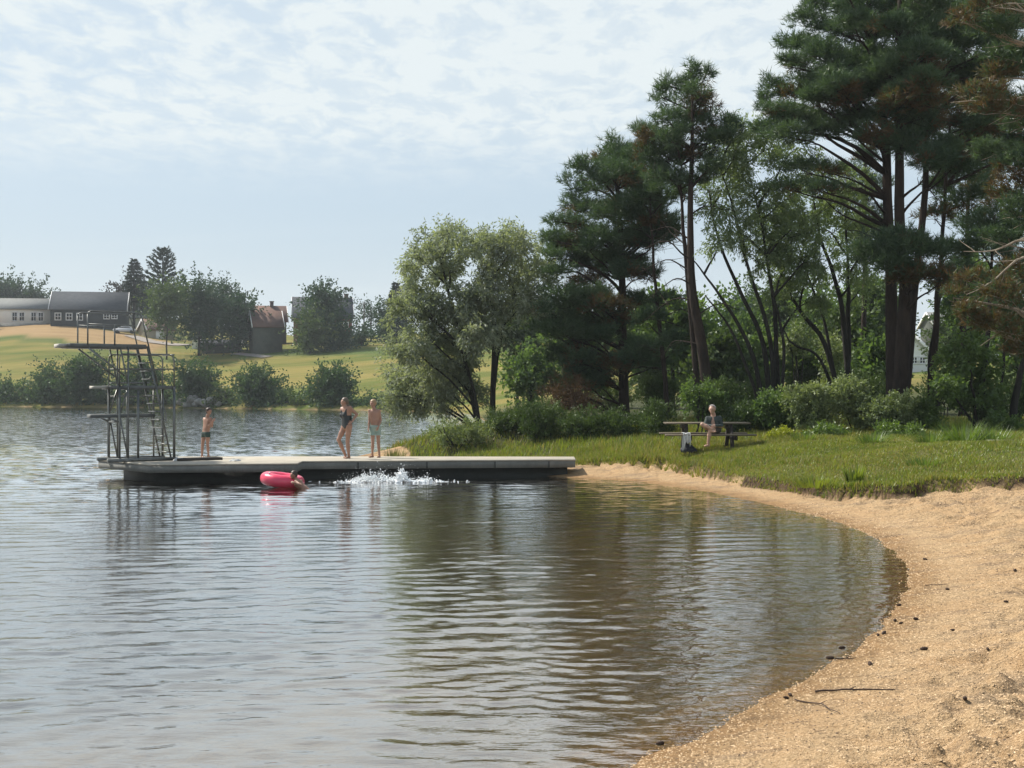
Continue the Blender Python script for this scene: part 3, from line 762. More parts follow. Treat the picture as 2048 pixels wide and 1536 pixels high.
pine('pine_tree', 'tallest lone-standing pine with reddish trunk and spiky top, behind the picnic table', 46,
     [([(1424, 800), (1405, 690), (1385, 580), (1381, 450), (1384, 300), (1386, 145)], 0.225, 0.03), ([(1400, 660), (1376, 560), (1366, 440), (1362, 330)], 0.11, 0.03, 0.25)],
     [(1380, 135, 10, 14, 0), (1376, 160, 22, 15, .1), (1413, 150, 12, 16, .3), (1340, 165, 12, 14, -.2), (1322, 185, 13, 15, .2), (1402, 185, 24, 15), (1355, 200, 36, 16), (1420, 205, 14, 15), (1330, 228, 28, 15), (1382, 232, 36, 16),
      (1280, 260, 22, 9), (1315, 268, 34, 13), (1405, 260, 26, 14), (1440, 245, 26, 18), (1457, 265, 22, 18), (1430, 285, 34, 14), (1355, 275, 36, 15), (1290, 295, 32, 12), (1330, 312, 46, 16), (1395, 310, 34, 13),
      (1340, 350, 44, 16), (1300, 335, 30, 13), (1378, 360, 30, 14), (1420, 330, 20, 12)], seed=31, dens=0.33, depth=1.3, fill=([(1385, 140), (1340, 190), (1310, 260), (1285, 300), (1300, 420), (1360, 450), (1400, 360), (1465, 280), (1420, 190)], 7, 26, 12, 6),
     bare=[(((1382, 480, 0), (1340, 455, .5), (1300, 462, 1)), 0.035), (((1383, 520, 0), (1335, 485, -.5), (1285, 500, -1)), 0.035), (((1385, 545, 0), (1340, 520, .5), (1280, 545, 1.1)), 0.035),
           (((1387, 570, 0), (1345, 560, -.4), (1295, 600, -1)), 0.03), (((1390, 600, 0), (1340, 600, .4), (1290, 640, .8)), 0.03), (((1382, 430, 0), (1420, 410, -.4), (1445, 420, -.8)), 0.03),
           (((1395, 630, 0), (1440, 610, -.3), (1480, 620, -.8)), 0.03), (((1382, 500, 0), (1350, 470, 1), (1310, 430, 1.6)), 0.03), (((1400, 690, 0), (1350, 680, .3), (1320, 720, .5)), 0.025)])

STEMSA = [([(1545, 800), (1525, 690), (1480, 580), (1435, 470), (1418, 380)], 0.11, 0.02, 0.3), ([(1550, 800), (1540, 680), (1505, 560), (1470, 430), (1440, 330)], 0.10, 0.02, 0),
          ([(1535, 800), (1500, 700), (1440, 590), (1385, 520)], 0.10, 0.02, -.4), ([(1556, 800), (1552, 690), (1540, 560), (1520, 440), (1490, 330)], 0.10, 0.02, .5),
          ([(1530, 800), (1490, 720), (1450, 640), (1410, 590)], 0.07, 0.02, -.8), ([(1560, 800), (1566, 690), (1545, 580), (1530, 500)], 0.07, 0.02, -.2)]
leafy('willow_tree', 'slender multi-stemmed willow fanning leftwards, just right of the tallest pine', 46.5, STEMSA,
      [(1440, 320, 26, 30), (1470, 300, 30, 34), (1500, 270, 32, 30), (1490, 330, 36, 36), (1530, 300, 36, 34), (1450, 370, 30, 30), (1420, 410, 26, 26), (1500, 390, 40, 34), (1550, 350, 36, 32), (1465, 430, 34, 28),
       (1530, 430, 38, 30), (1570, 400, 34, 30), (1490, 470, 34, 24), (1440, 480, 26, 20), (1550, 480, 36, 26), (1590, 300, 30, 26), (1600, 450, 30, 26), (1580, 520, 34, 26), (1510, 520, 26, 20), (1610, 520, 30, 24)],
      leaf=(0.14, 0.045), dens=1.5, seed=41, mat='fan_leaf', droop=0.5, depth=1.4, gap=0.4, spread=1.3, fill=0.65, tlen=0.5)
STEMSB = [([(1690, 770), (1650, 690), (1600, 620), (1565, 560), (1545, 500)], 0.11, 0.02, 0.2), ([(1694, 770), (1690, 660), (1670, 560), (1640, 470), (1625, 380)], 0.13, 0.02, 0),
          ([(1696, 770), (1697, 650), (1694, 540), (1690, 430)], 0.13, 0.02, .4), ([(1688, 770), (1640, 720), (1590, 690), (1565, 660)], 0.07, 0.02, -.6), ([(1685, 770), (1650, 650), (1620, 560), (1590, 470)], 0.07, 0.02, .7)]
leafy('willow_tree', 'multi-stemmed grey willow spreading low limbs, left of the thick pine cluster', 48, STEMSB,
      [(1545, 470, 36, 28), (1580, 430, 38, 30), (1625, 400, 40, 32), (1670, 390, 40, 32), (1600, 480, 40, 30), (1650, 460, 40, 30), (1700, 450, 40, 32), (1560, 530, 34, 26), (1610, 540, 38, 28), (1660, 530, 36, 28),
       (1715, 520, 34, 28), (1640, 590, 30, 22), (1580, 590, 30, 22), (1740, 460, 30, 28), (1650, 350, 36, 28), (1700, 370, 34, 28), (1720, 580, 26, 22)],
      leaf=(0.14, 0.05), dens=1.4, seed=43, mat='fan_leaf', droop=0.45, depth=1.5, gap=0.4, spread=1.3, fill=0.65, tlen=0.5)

pine('pine_tree', 'big pine with long boughs reaching left, left trunk of the thick pine cluster', 44,
     [([(1786, 790), (1786, 700), (1782, 560), (1776, 400), (1770, 250), (1745, 90), (1735, -40)], 0.25, 0.07)],
     [(1660, 8, 52, 20), (1735, 15, 52, 24), (1622, 42, 36, 17), (1690, 58, 52, 22), (1592, 88, 30, 16), (1648, 108, 50, 20), (1720, 112, 54, 24), (1577, 125, 18, 11), (1540, 172, 24, 13), (1584, 185, 36, 15), (1640, 158, 48, 18),
      (1655, 198, 46, 18), (1716, 180, 52, 24), (1528, 205, 15, 11), (1560, 222, 40, 16), (1612, 238, 48, 16), (1545, 250, 32, 15), (1590, 268, 46, 14), (1650, 258, 46, 14), (1700, 238, 44, 18), (1600, 335, 46, 9), (1650, 340, 46, 10), (1585, 374, 46, 8), (1645, 376, 44, 8),
      (1680, -40, 50, 22), (1750, -50, 50, 22)],
     seed=51, dens=0.40, depth=2.2, fill=([(1640, 0), (1580, 80), (1560, 130), (1530, 200), (1545, 270), (1690, 285), (1760, 330), (1800, 150), (1790, 0)], 18, 36, 14, 7),
     bare=[(((1778, 430, 0), (1730, 380, -.6), (1690, 385, -1)), 0.05), (((1778, 470, 0), (1700, 440, -.6), (1640, 390, -1.2)), 0.05), (((1778, 330, 0), (1720, 280, -.6), (1660, 230, -1.2)), 0.06), (((1780, 500, 0), (1740, 470, .6), (1690, 460, 1)), 0.04)])
pine('pine_tree', 'tall straight pine standing thickest in the middle of the pine cluster, crown above the frame', 43,
     [([(1796, 795), (1805, 690), (1811, 560), (1800, 400), (1798, 200), (1800, -30)], 0.29, 0.08)],
     [(1800, 60, 52, 24), (1855, 18, 52, 22), (1838, 110, 50, 24), (1775, 150, 48, 24), (1830, 165, 50, 22), (1880, 70, 50, 24), (1780, 225, 44, 20), (1840, 228, 42, 20), (1820, 285, 36, 20), (1862, 320, 36, 22), (1800, 10, 50, 24), (1850, -40, 60, 30), (1790, 485, 52, 22, -1.2), (1742, 505, 34, 18, -1.3), (1838, 500, 50, 22, -1.4), (1778, 532, 44, 16, -1.5)],
     dry=[(1800, 205, 52, 16, -1.3), (1850, 185, 52, 18, -1.5), (1842, 548, 44, 15, -1.5), (1880, 555, 34, 14, -1.6), (1805, 555, 30, 12, -1.5)], seed=53, dens=0.40, depth=2.0, fill=([(1770, 0), (1750, 240), (1800, 330), (1880, 360), (1910, 200), (1900, 0)], 18, 38, 17, 8),
     bare=[(((1803, 430, 0), (1850, 380, -.6), (1880, 400, -1)), 0.05)])
pine('pine_tree', 'pine with a pale forked trunk leaning out of the right side of the pine cluster', 44.5,
     [([(1801, 795), (1818, 690), (1833, 560), (1846, 430), (1852, 300), (1856, 120), (1860, -20)], 0.17, 0.06), ([(1858, 810), (1872, 640), (1880, 540), (1890, 400), (1900, 250)], 0.12, 0.04, 0.3)],
     [(1920, 85, 52, 24), (1950, 35, 52, 24), (1895, 140, 44, 22), (1960, 130, 44, 22), (2010, 30, 50, 26), (1900, 300, 40, 20), (1925, 345, 36, 20), (1880, 380, 34, 20), (1935, 400, 36, 18), (1900, 30, 40, 22), (1990, -30, 60, 26), (1950, 470, 36, 16), (1895, 500, 36, 18)],
     dry=[(1905, 205, 56, 18), (1945, 240, 46, 18), (1870, 430, 30, 14)], seed=55, dens=0.38, depth=1.9, fill=([(1870, 0), (1880, 260), (1900, 420), (1990, 420), (2048, 300), (2048, 0)], 30, 38, 18, 9))
pine('pine_tree', 'nearest pine with browning boughs and bleached bare limbs entering from the right edge', 34,
     [([(2180, 930), (2170, 700), (2165, 400), (2160, 100), (2158, -60)], 0.25, 0.08)],
     [(2030, 110, 46, 22), (2000, 60, 46, 20), (2030, 330, 40, 26), (1990, 300, 34, 16), (2035, 420, 40, 24), (2000, 475, 34, 16), (2030, 20, 46, 24), (2090, 200, 50, 30), (2100, 350, 50, 30), (2090, 480, 40, 24), (2040, 240, 40, 20)],
     dry=[(1950, 185, 52, 15), (2005, 215, 50, 20), (1995, 150, 46, 14), (1925, 40, 44, 10), (1985, 5, 46, 12), (1960, 560, 44, 13), (2010, 590, 46, 18), (1935, 620, 36, 14), (1995, 650, 46, 18), (2030, 540, 36, 16), (2040, 690, 36, 18), (1905, 590, 28, 10), (2025, 380, 40, 16)],
     seed=57, dens=0.28, depth=0.9, barelook=1, tuftL=0.17,
     bare=[(((2165, 560, 0), (2060, 510, -.3), (1990, 560, -.5), (1935, 590, -.6)), 0.05), (((2165, 520, 0), (2060, 480, -.2), (1985, 500, -.4), (1930, 505, -.5)), 0.05), (((2165, 150, 0), (2070, 60, -.2), (2030, 10, -.3), (1940, 30, -.4)), 0.06),
           (((2165, 300, 0), (2080, 210, 0), (2020, 200, -.2), (1900, 205, -.3)), 0.05), (((2165, 640, 0), (2080, 600, -.2), (2020, 640, -.3), (1960, 690, -.4)), 0.04)])
pine('pine_tree', 'dark pine standing back in the wood, behind the forked pale trunk', 56,
     [([(1925, 800), (1928, 640), (1935, 450), (1940, 200)], 0.16, 0.05)],
     [(1940, 190, 44, 22), (1975, 240, 44, 22), (1900, 260, 40, 20), (1960, 300, 46, 20), (1990, 345, 40, 22), (1945, 370, 44, 20), (2000, 400, 44, 22), (1950, 440, 40, 20), (2015, 460, 40, 20), (1975, 500, 44, 20), (1920, 530, 36, 18), (1990, 560, 44, 20), (1940, 600, 40, 20), (2010, 630, 44, 22)], seed=81, dens=0.36, depth=1.6)
pine('pine_tree', 'dark pine top showing between the spreading willow and the thick pine cluster', 58,
     [([(1725, 800), (1728, 640), (1730, 450), (1732, 310)], 0.15, 0.04)],
     [(1732, 310, 30, 20), (1715, 345, 36, 20), (1750, 370, 34, 20), (1720, 400, 40, 20), (1755, 430, 36, 20), (1715, 450, 36, 18), (1745, 480, 36, 18)], seed=83, dens=0.36, depth=1.2)
leafy('alder_tree', 'dark crooked alder with several limbs arching right, between pine cluster and green maple', 45,
      [([(1852, 815), (1862, 720), (1872, 640), (1885, 560)], 0.11, 0.03), ([(1858, 800), (1900, 720), (1945, 660), (1975, 630)], 0.08, 0.02, -.3), ([(1852, 790), (1905, 700), (1925, 640), (1940, 570)], 0.06, 0.02, .3), ([(1866, 700), (1910, 685), (1945, 690)], 0.05, 0.02, .2)],
      [(1885, 560, 34, 22), (1930, 560, 30, 22), (1960, 610, 30, 20), (1905, 610, 26, 16)], leaf=(0.12, 0.06), dens=0.9, seed=61, mat='leaf', droop=0.2)
leafy('maple_tree', 'young bright green broad-leaved tree, in front of the dark right-hand trunks', 41,
      [([(1955, 850), (1945, 780), (1935, 710)], 0.06, 0.02), ([(1958, 850), (1965, 780), (1975, 720)], 0.05, 0.02, .3)],
      [(1940, 690, 34, 24), (1910, 720, 36, 26), (1960, 725, 36, 26), (1930, 760, 42, 28), (1975, 775, 32, 28), (1895, 765, 28, 24), (1945, 800, 42, 24), (1985, 820, 26, 20)],
      leaf=(0.13, 0.085), dens=1.1, seed=63, mat='leaf', droop=0.25, depth=0.9)
for i, (pts, r0, lab, D) in enumerate([([(1950, 835), (1962, 750), (1975, 660), (1982, 560), (1990, 430)], 0.13, 'dark bare-stemmed pine just right of the young green maple', 43),
                                     ([(2022, 838), (2035, 770), (2052, 690), (2070, 560)], 0.14, 'dark trunk leaning right at the right edge of the wood', 41.5),
                                     ([(1998, 835), (2006, 740), (2010, 650), (2012, 520)], 0.05, 'thin whip-like pine stem between two dark trunks at the right edge', 42.5)]):
    cl = [(pts[-1][0] - 5, pts[-1][1] + 10, 36, 18), (pts[-1][0] + 20, pts[-1][1] + 40, 36, 18), (pts[-1][0] - 30, pts[-1][1] + 60, 34, 16)] if i != 2 else [(2012, 520, 24, 16), (2018, 560, 22, 14)]
    pine('pine_tree', lab, D, [(pts, r0, 0.03)], cl, seed=70 + i, dens=0.34, depth=0.8, barkmat='grey_bark')
# ------------------------------------------------------------------ background wood behind the point
def shrub(label, D, cx, cy, rx, ry, n=8, seed=1, mat='shrub_leaf', leaf=(0.10, 0.05), dens=1.8, droop=0.2, up=0.15, name='shrub', cat='shrub', barkmat='grey_bark', size=0.45, depth=None, gap=0.0, group=None, limbs=True, tlen=0.28):
    r = rngs(seed + 900)
    stems = []
    for k in range(4):
        x0 = cx + rx * r.uniform(-.35, .35); x1 = cx + rx * r.uniform(-.7, .7)
        stems.append(([(x0, cy + ry), ((x0 + x1) / 2, cy + ry * .3), (x1, cy - ry * r.uniform(.1, .6))], 0.02 * D / 40, 0.008 * D / 40, r.uniform(-.3, .3) * rx * D / F))
    cl = auto(cx, cy, rx, ry, n, seed, size)
    base = W(cx, cy + ry, D); base[2] = hz1(base[0], base[1])
    return leafy(name, label, D, stems, cl, cat=cat, leaf=leaf, dens=dens, depth=depth if depth is not None else rx * D / F * 0.5, seed=seed, mat=mat, droop=droop, up=up,
                 barkmat=barkmat, twigs=0, limbs=limbs, base=base, limb_r=0.02 * D / 40, gap=gap, group=group, fill=0.42, tlen=tlen)

def far_tree(name, label, D, cx, cy, rx, ry, pybase, n=14, seed=1, mat='far_leaf', leaf=(0.46, 0.34), dens=2.6, trunk=0.25, size=0.36, limbs=True, group=None, depth=None):
    stems = [([(cx, pybase), (cx + 1, (cy + pybase) / 2 + 4), (cx, cy - ry * 0.4)], trunk, trunk * 0.25)]
    return leafy(name, label, D, stems, auto(cx, cy, rx, ry, n, seed, size), leaf=leaf, dens=dens, depth=depth or rx * D / F * 0.6, seed=seed, mat=mat, droop=0.15, up=0.1, twigs=0, limbs=limbs, limb_r=trunk * 0.35, group=group, fill=0.42, tlen=0.7)

G_BACK = 'trees in the wood behind the pines'
for i, (cx, cy, rx, ry, D, lab) in enumerate([
    (1035, 655, 62, 58, 95, 'dark rounded tree seen between the twin-stemmed willow and the broad pine'),
    (1060, 745, 44, 42, 74, 'small pale bush-like tree in the gap right of the twin-stemmed willow'),
    (1170, 700, 80, 90, 82, 'dark leafy tree close behind the broad layered pine'),
    (1295, 690, 72, 100, 76, 'shadowy leafy tree behind the thin pine trunk'),
    (1385, 700, 60, 95, 84, 'leafy tree behind the foot of the tallest pine'),
    (1465, 690, 62, 110, 78, 'leafy tree behind the fan of willow stems'),
    (1560, 650, 62, 100, 90, 'leafy tree filling the gap between the two multi-stemmed willows'),
    (1650, 660, 62, 90, 84, 'leafy tree behind the spreading grey willow'),
    (1740, 640, 56, 110, 80, 'leafy tree directly left of the thick pine cluster'),
    (1905, 690, 44, 60, 96, 'low leafy tree behind the crooked alder'),
    (1960, 600, 70, 90, 70, 'tall leafy tree behind the bare-stemmed pine on the right'),
    (1345, 650, 56, 70, 62, 'bright leafy tree between the thin pine trunk and the tallest pine'),
    (1440, 735, 60, 60, 60, 'low bright leafy tree under the arching willow stems'),
    (1510, 730, 56, 60, 64, 'low leafy tree behind the base of the slender willow'),
    (1610, 735, 60, 56, 66, 'low leafy tree behind the pale bush among the willow stems'),
    (1700, 690, 54, 70, 62, 'leafy tree behind the right-hand stems of the spreading willow'),
    (1752, 745, 44, 54, 58, 'low leafy tree touching the left side of the thick pine trunks'),
    (2045, 690, 60, 100, 66, 'leafy tree cut by the right edge behind the leaning trunk')]):
    far_tree('alder_tree', lab, D, cx, cy, rx, ry, 800, n=16, seed=200 + i, mat='leaf' if i % 3 else 'far_pale', leaf=(0.26, 0.16), dens=1.0, trunk=0.12, size=0.36, group=G_BACK)

# ------------------------------------------------------------------ shrubs and ferns along the edge of the turf
G_SH = 'shrubs under the trees on the point'
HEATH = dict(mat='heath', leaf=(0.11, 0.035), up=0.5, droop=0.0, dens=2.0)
for i, (lab, D, cx, cy, rx, ry, kw) in enumerate([
    ('low silvery creeping willow bush overhanging the water at the tip of the point', 46.0, 915, 868, 72, 30, dict(leaf=(0.10, 0.04), n=14, size=0.36, dens=1.2)),
    ('dark heath bush at the foot of the twin-stemmed willow', 47, 1005, 848, 50, 36, HEATH),
    ('wide dark heath bush right of the twin-stemmed willow', 46, 1080, 850, 60, 38, HEATH),
    ('dark heath bush below the dead red-brown brush', 45, 1165, 852, 56, 36, HEATH),
    ('dark heath bush in front of the broad pine trunk', 45, 1245, 850, 54, 38, HEATH),
    ('heath bush at the left end of the picnic table', 44, 1315, 848, 44, 38, HEATH),
    ('dead red-brown brush under the broad layered pine', 48, 1130, 795, 62, 34, dict(mat='deadbrush', leaf=(0.12, 0.03), up=0.5, dens=0.8)),
    ('bright leafy bush right behind the seated man', 42, 1402, 805, 40, 46, dict(mat='leaf', leaf=(0.12, 0.06), dens=1.2)),
    ('green heath bush at the right end of the picnic table', 42, 1490, 845, 46, 32, HEATH),
    ('leafy shrub between the picnic table and the pale-leaved shrubs', 41.5, 1560, 822, 52, 52, dict(mat='leaf', leaf=(0.11, 0.06))),
    ('pale-leaved shrub, left one of the big pair before the spreading willow', 41, 1635, 810, 62, 58, dict()),
    ('tallest pale-leaved shrub left of the thick pine cluster', 41.5, 1705, 800, 54, 60, dict()),
    ('pale-leaved shrub at the foot of the thick pine cluster', 40.5, 1775, 825, 58, 50, dict()),
    ('grey-green shrub right of the thick pine cluster', 41, 1845, 840, 44, 46, dict(mat='leaf')),
    ('pale bush seen behind the willow stems', 56, 1590, 690, 40, 42, dict(leaf=(0.14, 0.08), dens=0.8)),
    ('pale bush in shade left of the thick pine trunks', 52, 1660, 720, 36, 44, dict(leaf=(0.13, 0.07), dens=0.8)),
    ('low yellow-green bush at the turf edge beside the table', 39.5, 1562, 872, 28, 12, dict(mat='yellow_leaf', n=6)),
    ('low green bush at the turf edge under the pale-leaved shrubs', 39.3, 1650, 868, 60, 20, dict(mat='fern')),
    ('low green bush at the turf edge below the thick pines', 39.0, 1790, 868, 60, 20, dict(mat='fern')),
    ('dark green bush at the right edge beyond the stone path', 40.5, 2010, 858, 52, 26, dict(mat='leaf')),
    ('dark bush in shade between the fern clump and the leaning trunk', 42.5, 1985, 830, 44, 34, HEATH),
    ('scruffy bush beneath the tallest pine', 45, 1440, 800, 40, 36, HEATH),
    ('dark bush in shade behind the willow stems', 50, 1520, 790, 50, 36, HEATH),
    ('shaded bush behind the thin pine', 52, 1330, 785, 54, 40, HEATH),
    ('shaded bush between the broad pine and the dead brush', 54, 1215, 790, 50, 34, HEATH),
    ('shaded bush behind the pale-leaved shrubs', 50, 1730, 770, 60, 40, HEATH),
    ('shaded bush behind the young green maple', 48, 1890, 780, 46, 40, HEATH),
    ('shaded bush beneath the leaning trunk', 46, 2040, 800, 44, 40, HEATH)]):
    if kw.get('mat') == 'deadbrush' and 'deadbrush' not in M: M['deadbrush'] = foliage('dead red brown brush', (0.075, 0.04, 0.025), (0.14, 0.085, 0.045), trans=0.15, gloss=0.02)
    if kw.get('mat') == 'yellow_leaf' and 'yellow_leaf' not in M: M['yellow_leaf'] = foliage('yellow green leaves', (0.20, 0.22, 0.02), (0.32, 0.34, 0.04), trans=0.4)
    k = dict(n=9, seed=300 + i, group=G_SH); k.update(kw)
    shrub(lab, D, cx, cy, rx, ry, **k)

# ------------------------------------------------------------------ grass
def build_grass():
    r = rngs(500); mb = MB(); pts = []
    need = 230000; got = 0
    while got < need:
        n = 200000
        y = r.uniform(24.5, 49, n); x = -7 + r.uniform(0, 1, n) * (0.42 * y + 9)
        ts = turf_sd(x, y)
        sd = sd_poly(x, y, LAKE)
        k = (ts < 0.05) & (sd > 0.25) & ((y < 41.5) | (r.uniform(size=n) < 0.25)) & (x > -6.5)
        k &= r.uniform(size=n) < (0.35 + 0.65 * sstep(fbm(x * 0.8, y * 0.8, 71, 3), 0.35, 0.6))
        pts.append(np.stack([x[k], y[k], ts[k]], -1)); got += int(k.sum())
    P = np.vstack(pts)[:need]; n = len(P)
    z = height(P[:, 0], P[:, 1])
    tall = sstep(fbm(P[:, 0] * 0.5, P[:, 1] * 0.5, 81, 3), 0.45, 0.75)
    edge = sstep(P[:, 2], -0.5, 0.0)
    h = 0.72 * (0.07 + 0.13 * tall + 0.08 * edge * vnoise(P[:, 0] * 2, P[:, 1] * 2, 5) + 0.16 * sstep(P[:, 1], 37.5, 40.5)) * r.uniform(0.6, 1.35, n)
    a = r.uniform(0, 2 * math.pi, n); lean = h * r.uniform(0.1, 0.7, n); w = 0.011 + 0.02 * h
    base = np.stack([P[:, 0], P[:, 1], z - 0.01], -1)
    sv = np.stack([np.cos(a + 1.57), np.sin(a + 1.57), 0 * a], -1) * w[:, None]
    lv = np.stack([np.cos(a) * lean, np.sin(a) * lean, h], -1)
    v = np.stack([base - sv, base + sv, base + lv * 0.55 + np.array([0, 0, .0]) + sv * .6, base + lv], 1).reshape(-1, 3)
    dry = (r.uniform(size=n) < 0.32 + 0.25 * sstep(fbm(P[:, 0] * 0.35, P[:, 1] * 0.5, 91, 3), 0.4, 0.65)) * r.uniform(0.3, 1, n)
    mb.add(v, np.arange(4 * n).reshape(-1, 4), 0, np.repeat(dry, 4))
    o = mb.build('grass', M['grass'])
    tag(o, 'sunlit uneven grass strip between the beach and the trees', 'grass', kind='stuff')
build_grass()

def tuft(name, label, cat, px, py, n, h, spread, seed, mat='grass', w=0.012, at=None, lean=0.5):
    r = rngs(seed); b = ground_at(px, py) if at is None else at
    a = r.uniform(0, 2 * math.pi, n); q = spread * np.sqrt(r.uniform(0, 1, n)); hh = h * r.uniform(0.5, 1.1, n); ln = hh * r.uniform(0.1, lean, n) 
    base = b + np.stack([np.cos(a) * q, np.sin(a) * q, 0 * a - 0.02], -1)
    sv = np.stack([np.cos(a + 1.57), np.sin(a + 1.57), 0 * a], -1) * w
    lv = np.stack([np.cos(a) * ln, np.sin(a) * ln, hh], -1)
    mb = MB(); v = np.stack([base - sv, base + sv, base + lv * 0.6 + sv * .7, base + lv], 1).reshape(-1, 3)
    mb.add(v, np.arange(4 * n).reshape(-1, 4))
    o = mb.build(name, M[mat], loc=b); return tag(o, label, cat)
tuft('dock_plant', 'dark green leafy weed clump on the eroded turf edge', 'weed', 1708, 968, 90, 0.42, 0.16, 510, 'dockleaf' if False else 'grass', 0.035)
tuft('reed_clump', 'small tuft of reeds on the sand patch behind the jetty', 'reeds', 790, 908, 160, 0.34, 0.38, 511, 'reed', 0.01, lean=0.6)
tuft('grass_tussock', 'lush overhanging grass tussock on the turf edge left of the weed clump', 'grass tussock', 1630, 968, 260, 0.26, 0.5, 512, 'grass', 0.012, lean=1.2)
tuft('grass_tussock', 'bright grass tussock in the middle of the grass strip', 'grass tussock', 1850, 930, 160, 0.22, 0.4, 513, 'fern', 0.012, lean=1.0)

for lab, px, py, n, h, sp, sd0 in (('tall fern clump at the turf edge below the young green maple', 1925, 884, 260, 0.62, 0.5, 401), ('broad fern clump right of the tall fern, half in shade', 1982, 884, 220, 0.45, 0.5, 402),
        ('small fern clump at the foot of the left pale-leaved shrub', 1610, 884, 180, 0.32, 0.35, 403), ('small fern clump at the foot of the shrub by the thick pines', 1745, 886, 180, 0.34, 0.35, 404),
        ('light green fern clump left of the tall fern', 1862, 886, 200, 0.4, 0.4, 405)):
    tuft('fern', lab, 'fern', px, py, n, h, sp, sd0, 'fern', 0.011, lean=1.5)['group'] = 'ferns along the turf edge'

# flat pale stones of the path at the wood edge on the right
def flat_stone(label, px, py, w, d, seed):
    r = rngs(seed); b = ground_at(px, py)
    a = np.linspace(0, 2 * math.pi, 9, endpoint=False); q = np.stack([np.cos(a) * w / 2, np.sin(a) * d / 2], -1) * r.uniform(0.8, 1.15, (9, 1))
    mb = MB(); mb.prism(q + b[:2], b[2] - 0.05, b[2] + 0.09)
    tag(mb.build('stone_slab', M['rock'], loc=b), label, 'stone')
flat_stone('flat pale stone slab at the wood edge, right of the ferns', 2000, 887, 0.8, 0.5, 1)
flat_stone('small flat stone slab half under the right-edge bush', 2036, 892, 0.5, 0.4, 2)
# ------------------------------------------------------------------ the far shore: bushes, trees, houses
def far_at(px, py, d0=150, d1=420):
    d = np.arange(d0, d1, 0.5); x = (px - 1024) * d / F
    z = height(x, d); row = HZ - (z - CH) * F / d
    k = np.argmax(row <= py) if np.any(row <= py) else len(d) - 1
    return np.array([x[k], d[k], z[k]])
def shoreD(px): return float(np.interp(px, [0, 250, 450, 830, 2000], [192, 182, 172, 151.5, 151]))

G_FS = 'bushes on the far bank'
for i, (cx, cy, rx, ry, mat, lab) in enumerate([
    (12, 786, 34, 26, 'far_leaf', 'low bush on the far bank at the left edge'),
    (60, 788, 32, 24, 'far_leaf', 'low bush on the far bank below the white house'),
    (97, 768, 24, 36, 'far_leaf', 'narrow upright bush on the far bank left of the big round bush'),
    (168, 760, 54, 48, 'far_leaf', 'largest rounded bush on the far bank, left of the diving tower'),
    (122, 795, 34, 20, 'far_pale', 'pale low bush at the foot of the largest rounded bush'),
    (215, 790, 34, 26, 'far_leaf', 'bush on the far bank seen past the lower diving board'),
    (278, 768, 42, 44, 'far_leaf', 'dark bush on the far bank seen through the diving tower'),
    (335, 788, 26, 26, 'far_pale', 'yellowish bush on the far bank at the right post of the tower'),
    (390, 764, 34, 42, 'far_leaf', 'round bush above the pile of boulders'),
    (440, 790, 26, 24, 'far_pale', 'pale bush right of the pile of boulders'),
    (508, 776, 46, 36, 'far_leaf', 'wide dark bush on the far bank, between the boulders and the swim ring'),
    (562, 797, 30, 18, 'far_leaf', 'low bush trailing right of the wide dark bush'),
    (605, 800, 28, 16, 'far_pale', 'small pale green bush left of the woman on the far bank'),
    (664, 780, 36, 36, 'far_leaf', 'isolated bush on the far bank behind the woman'),
    (725, 806, 34, 11, 'far_leaf', 'strip of low bushes on the far bank behind the two swimmers'),
    (785, 800, 36, 16, 'far_leaf', 'low bush on the far bank where the willow hangs down'),
    (860, 790, 40, 22, 'far_leaf', 'far bank bush half hidden by the twin-stemmed willow')]):
    if ry < 30: cy, ry = cy + 7, ry * 0.68
    shrub(lab, shoreD(cx) + 2.5, cx, cy, rx, ry, n=11, seed=600 + i, mat='far_bush' if mat == 'far_leaf' else mat, leaf=(0.36, 0.24), dens=2.8, group=G_FS, tlen=0.6, size=0.42, depth=1.2)

G_FT = 'trees around the farm'
far_tree('maple_tree', 'big dark round maple behind the pale road, left of the brown house', 236, 398, 627, 42, 58, 706, 20, 701, group=G_FT, trunk=0.3)
far_tree('maple_tree', 'dark maple standing against the brown house', 238, 478, 638, 33, 58, 706, 20, 702, group=G_FT, trunk=0.3)
far_tree('maple_tree', 'dark round tree top rising between the two big maples', 260, 444, 602, 36, 34, 690, 12, 703, group=G_FT)
far_tree('birch_tree', 'pale green birch with visible thin trunk right of the garage', 230, 333, 612, 30, 42, 688, 14, 704, mat='far_pale', group=G_FT, trunk=0.16)
far_tree('spruce_tree', 'bushy dark tree below the narrow spruce', 288, 262, 592, 32, 32, 655, 12, 705, mat='far_purple', group=G_FT) 
far_tree('beech_tree', 'purple-tinged dark tree just right of the barn roof', 290, 245, 606, 26, 26, 655, 10, 706, mat='far_purple', group=G_FT)
far_tree('elm_tree', 'dark tree filling the gap below the wide fir', 285, 300, 606, 34, 34, 665, 12, 707, group=G_FT)
far_tree('lime_tree', 'tall dark tree in front of the red-brown house', 236, 652, 612, 33, 36, 706, 16, 708, group=G_FT, trunk=0.3)
far_tree('lime_tree', 'lower half of tree mass at the corner of the red-brown house', 233, 664, 664, 30, 38, 706, 12, 709, group=G_FT)
far_tree('birch_tree', 'light green rounded tree in front of the grey house wing', 230, 620, 658, 30, 48, 708, 16, 710, mat='far_pale', group=G_FT)
far_tree('apple_tree', 'low bush-like tree at the right end of the farm trees', 240, 722, 678, 26, 22, 702, 9, 711, group=G_FT, trunk=0.15)
far_tree('apple_tree', 'small round tree by the utility pole', 285, 741, 622, 18, 22, 655, 8, 712, group=G_FT, trunk=0.18)
far_tree('lime_tree', 'dark tree rising left of the willow crown', 250, 785, 640, 32, 52, 698, 16, 713, group=G_FT)
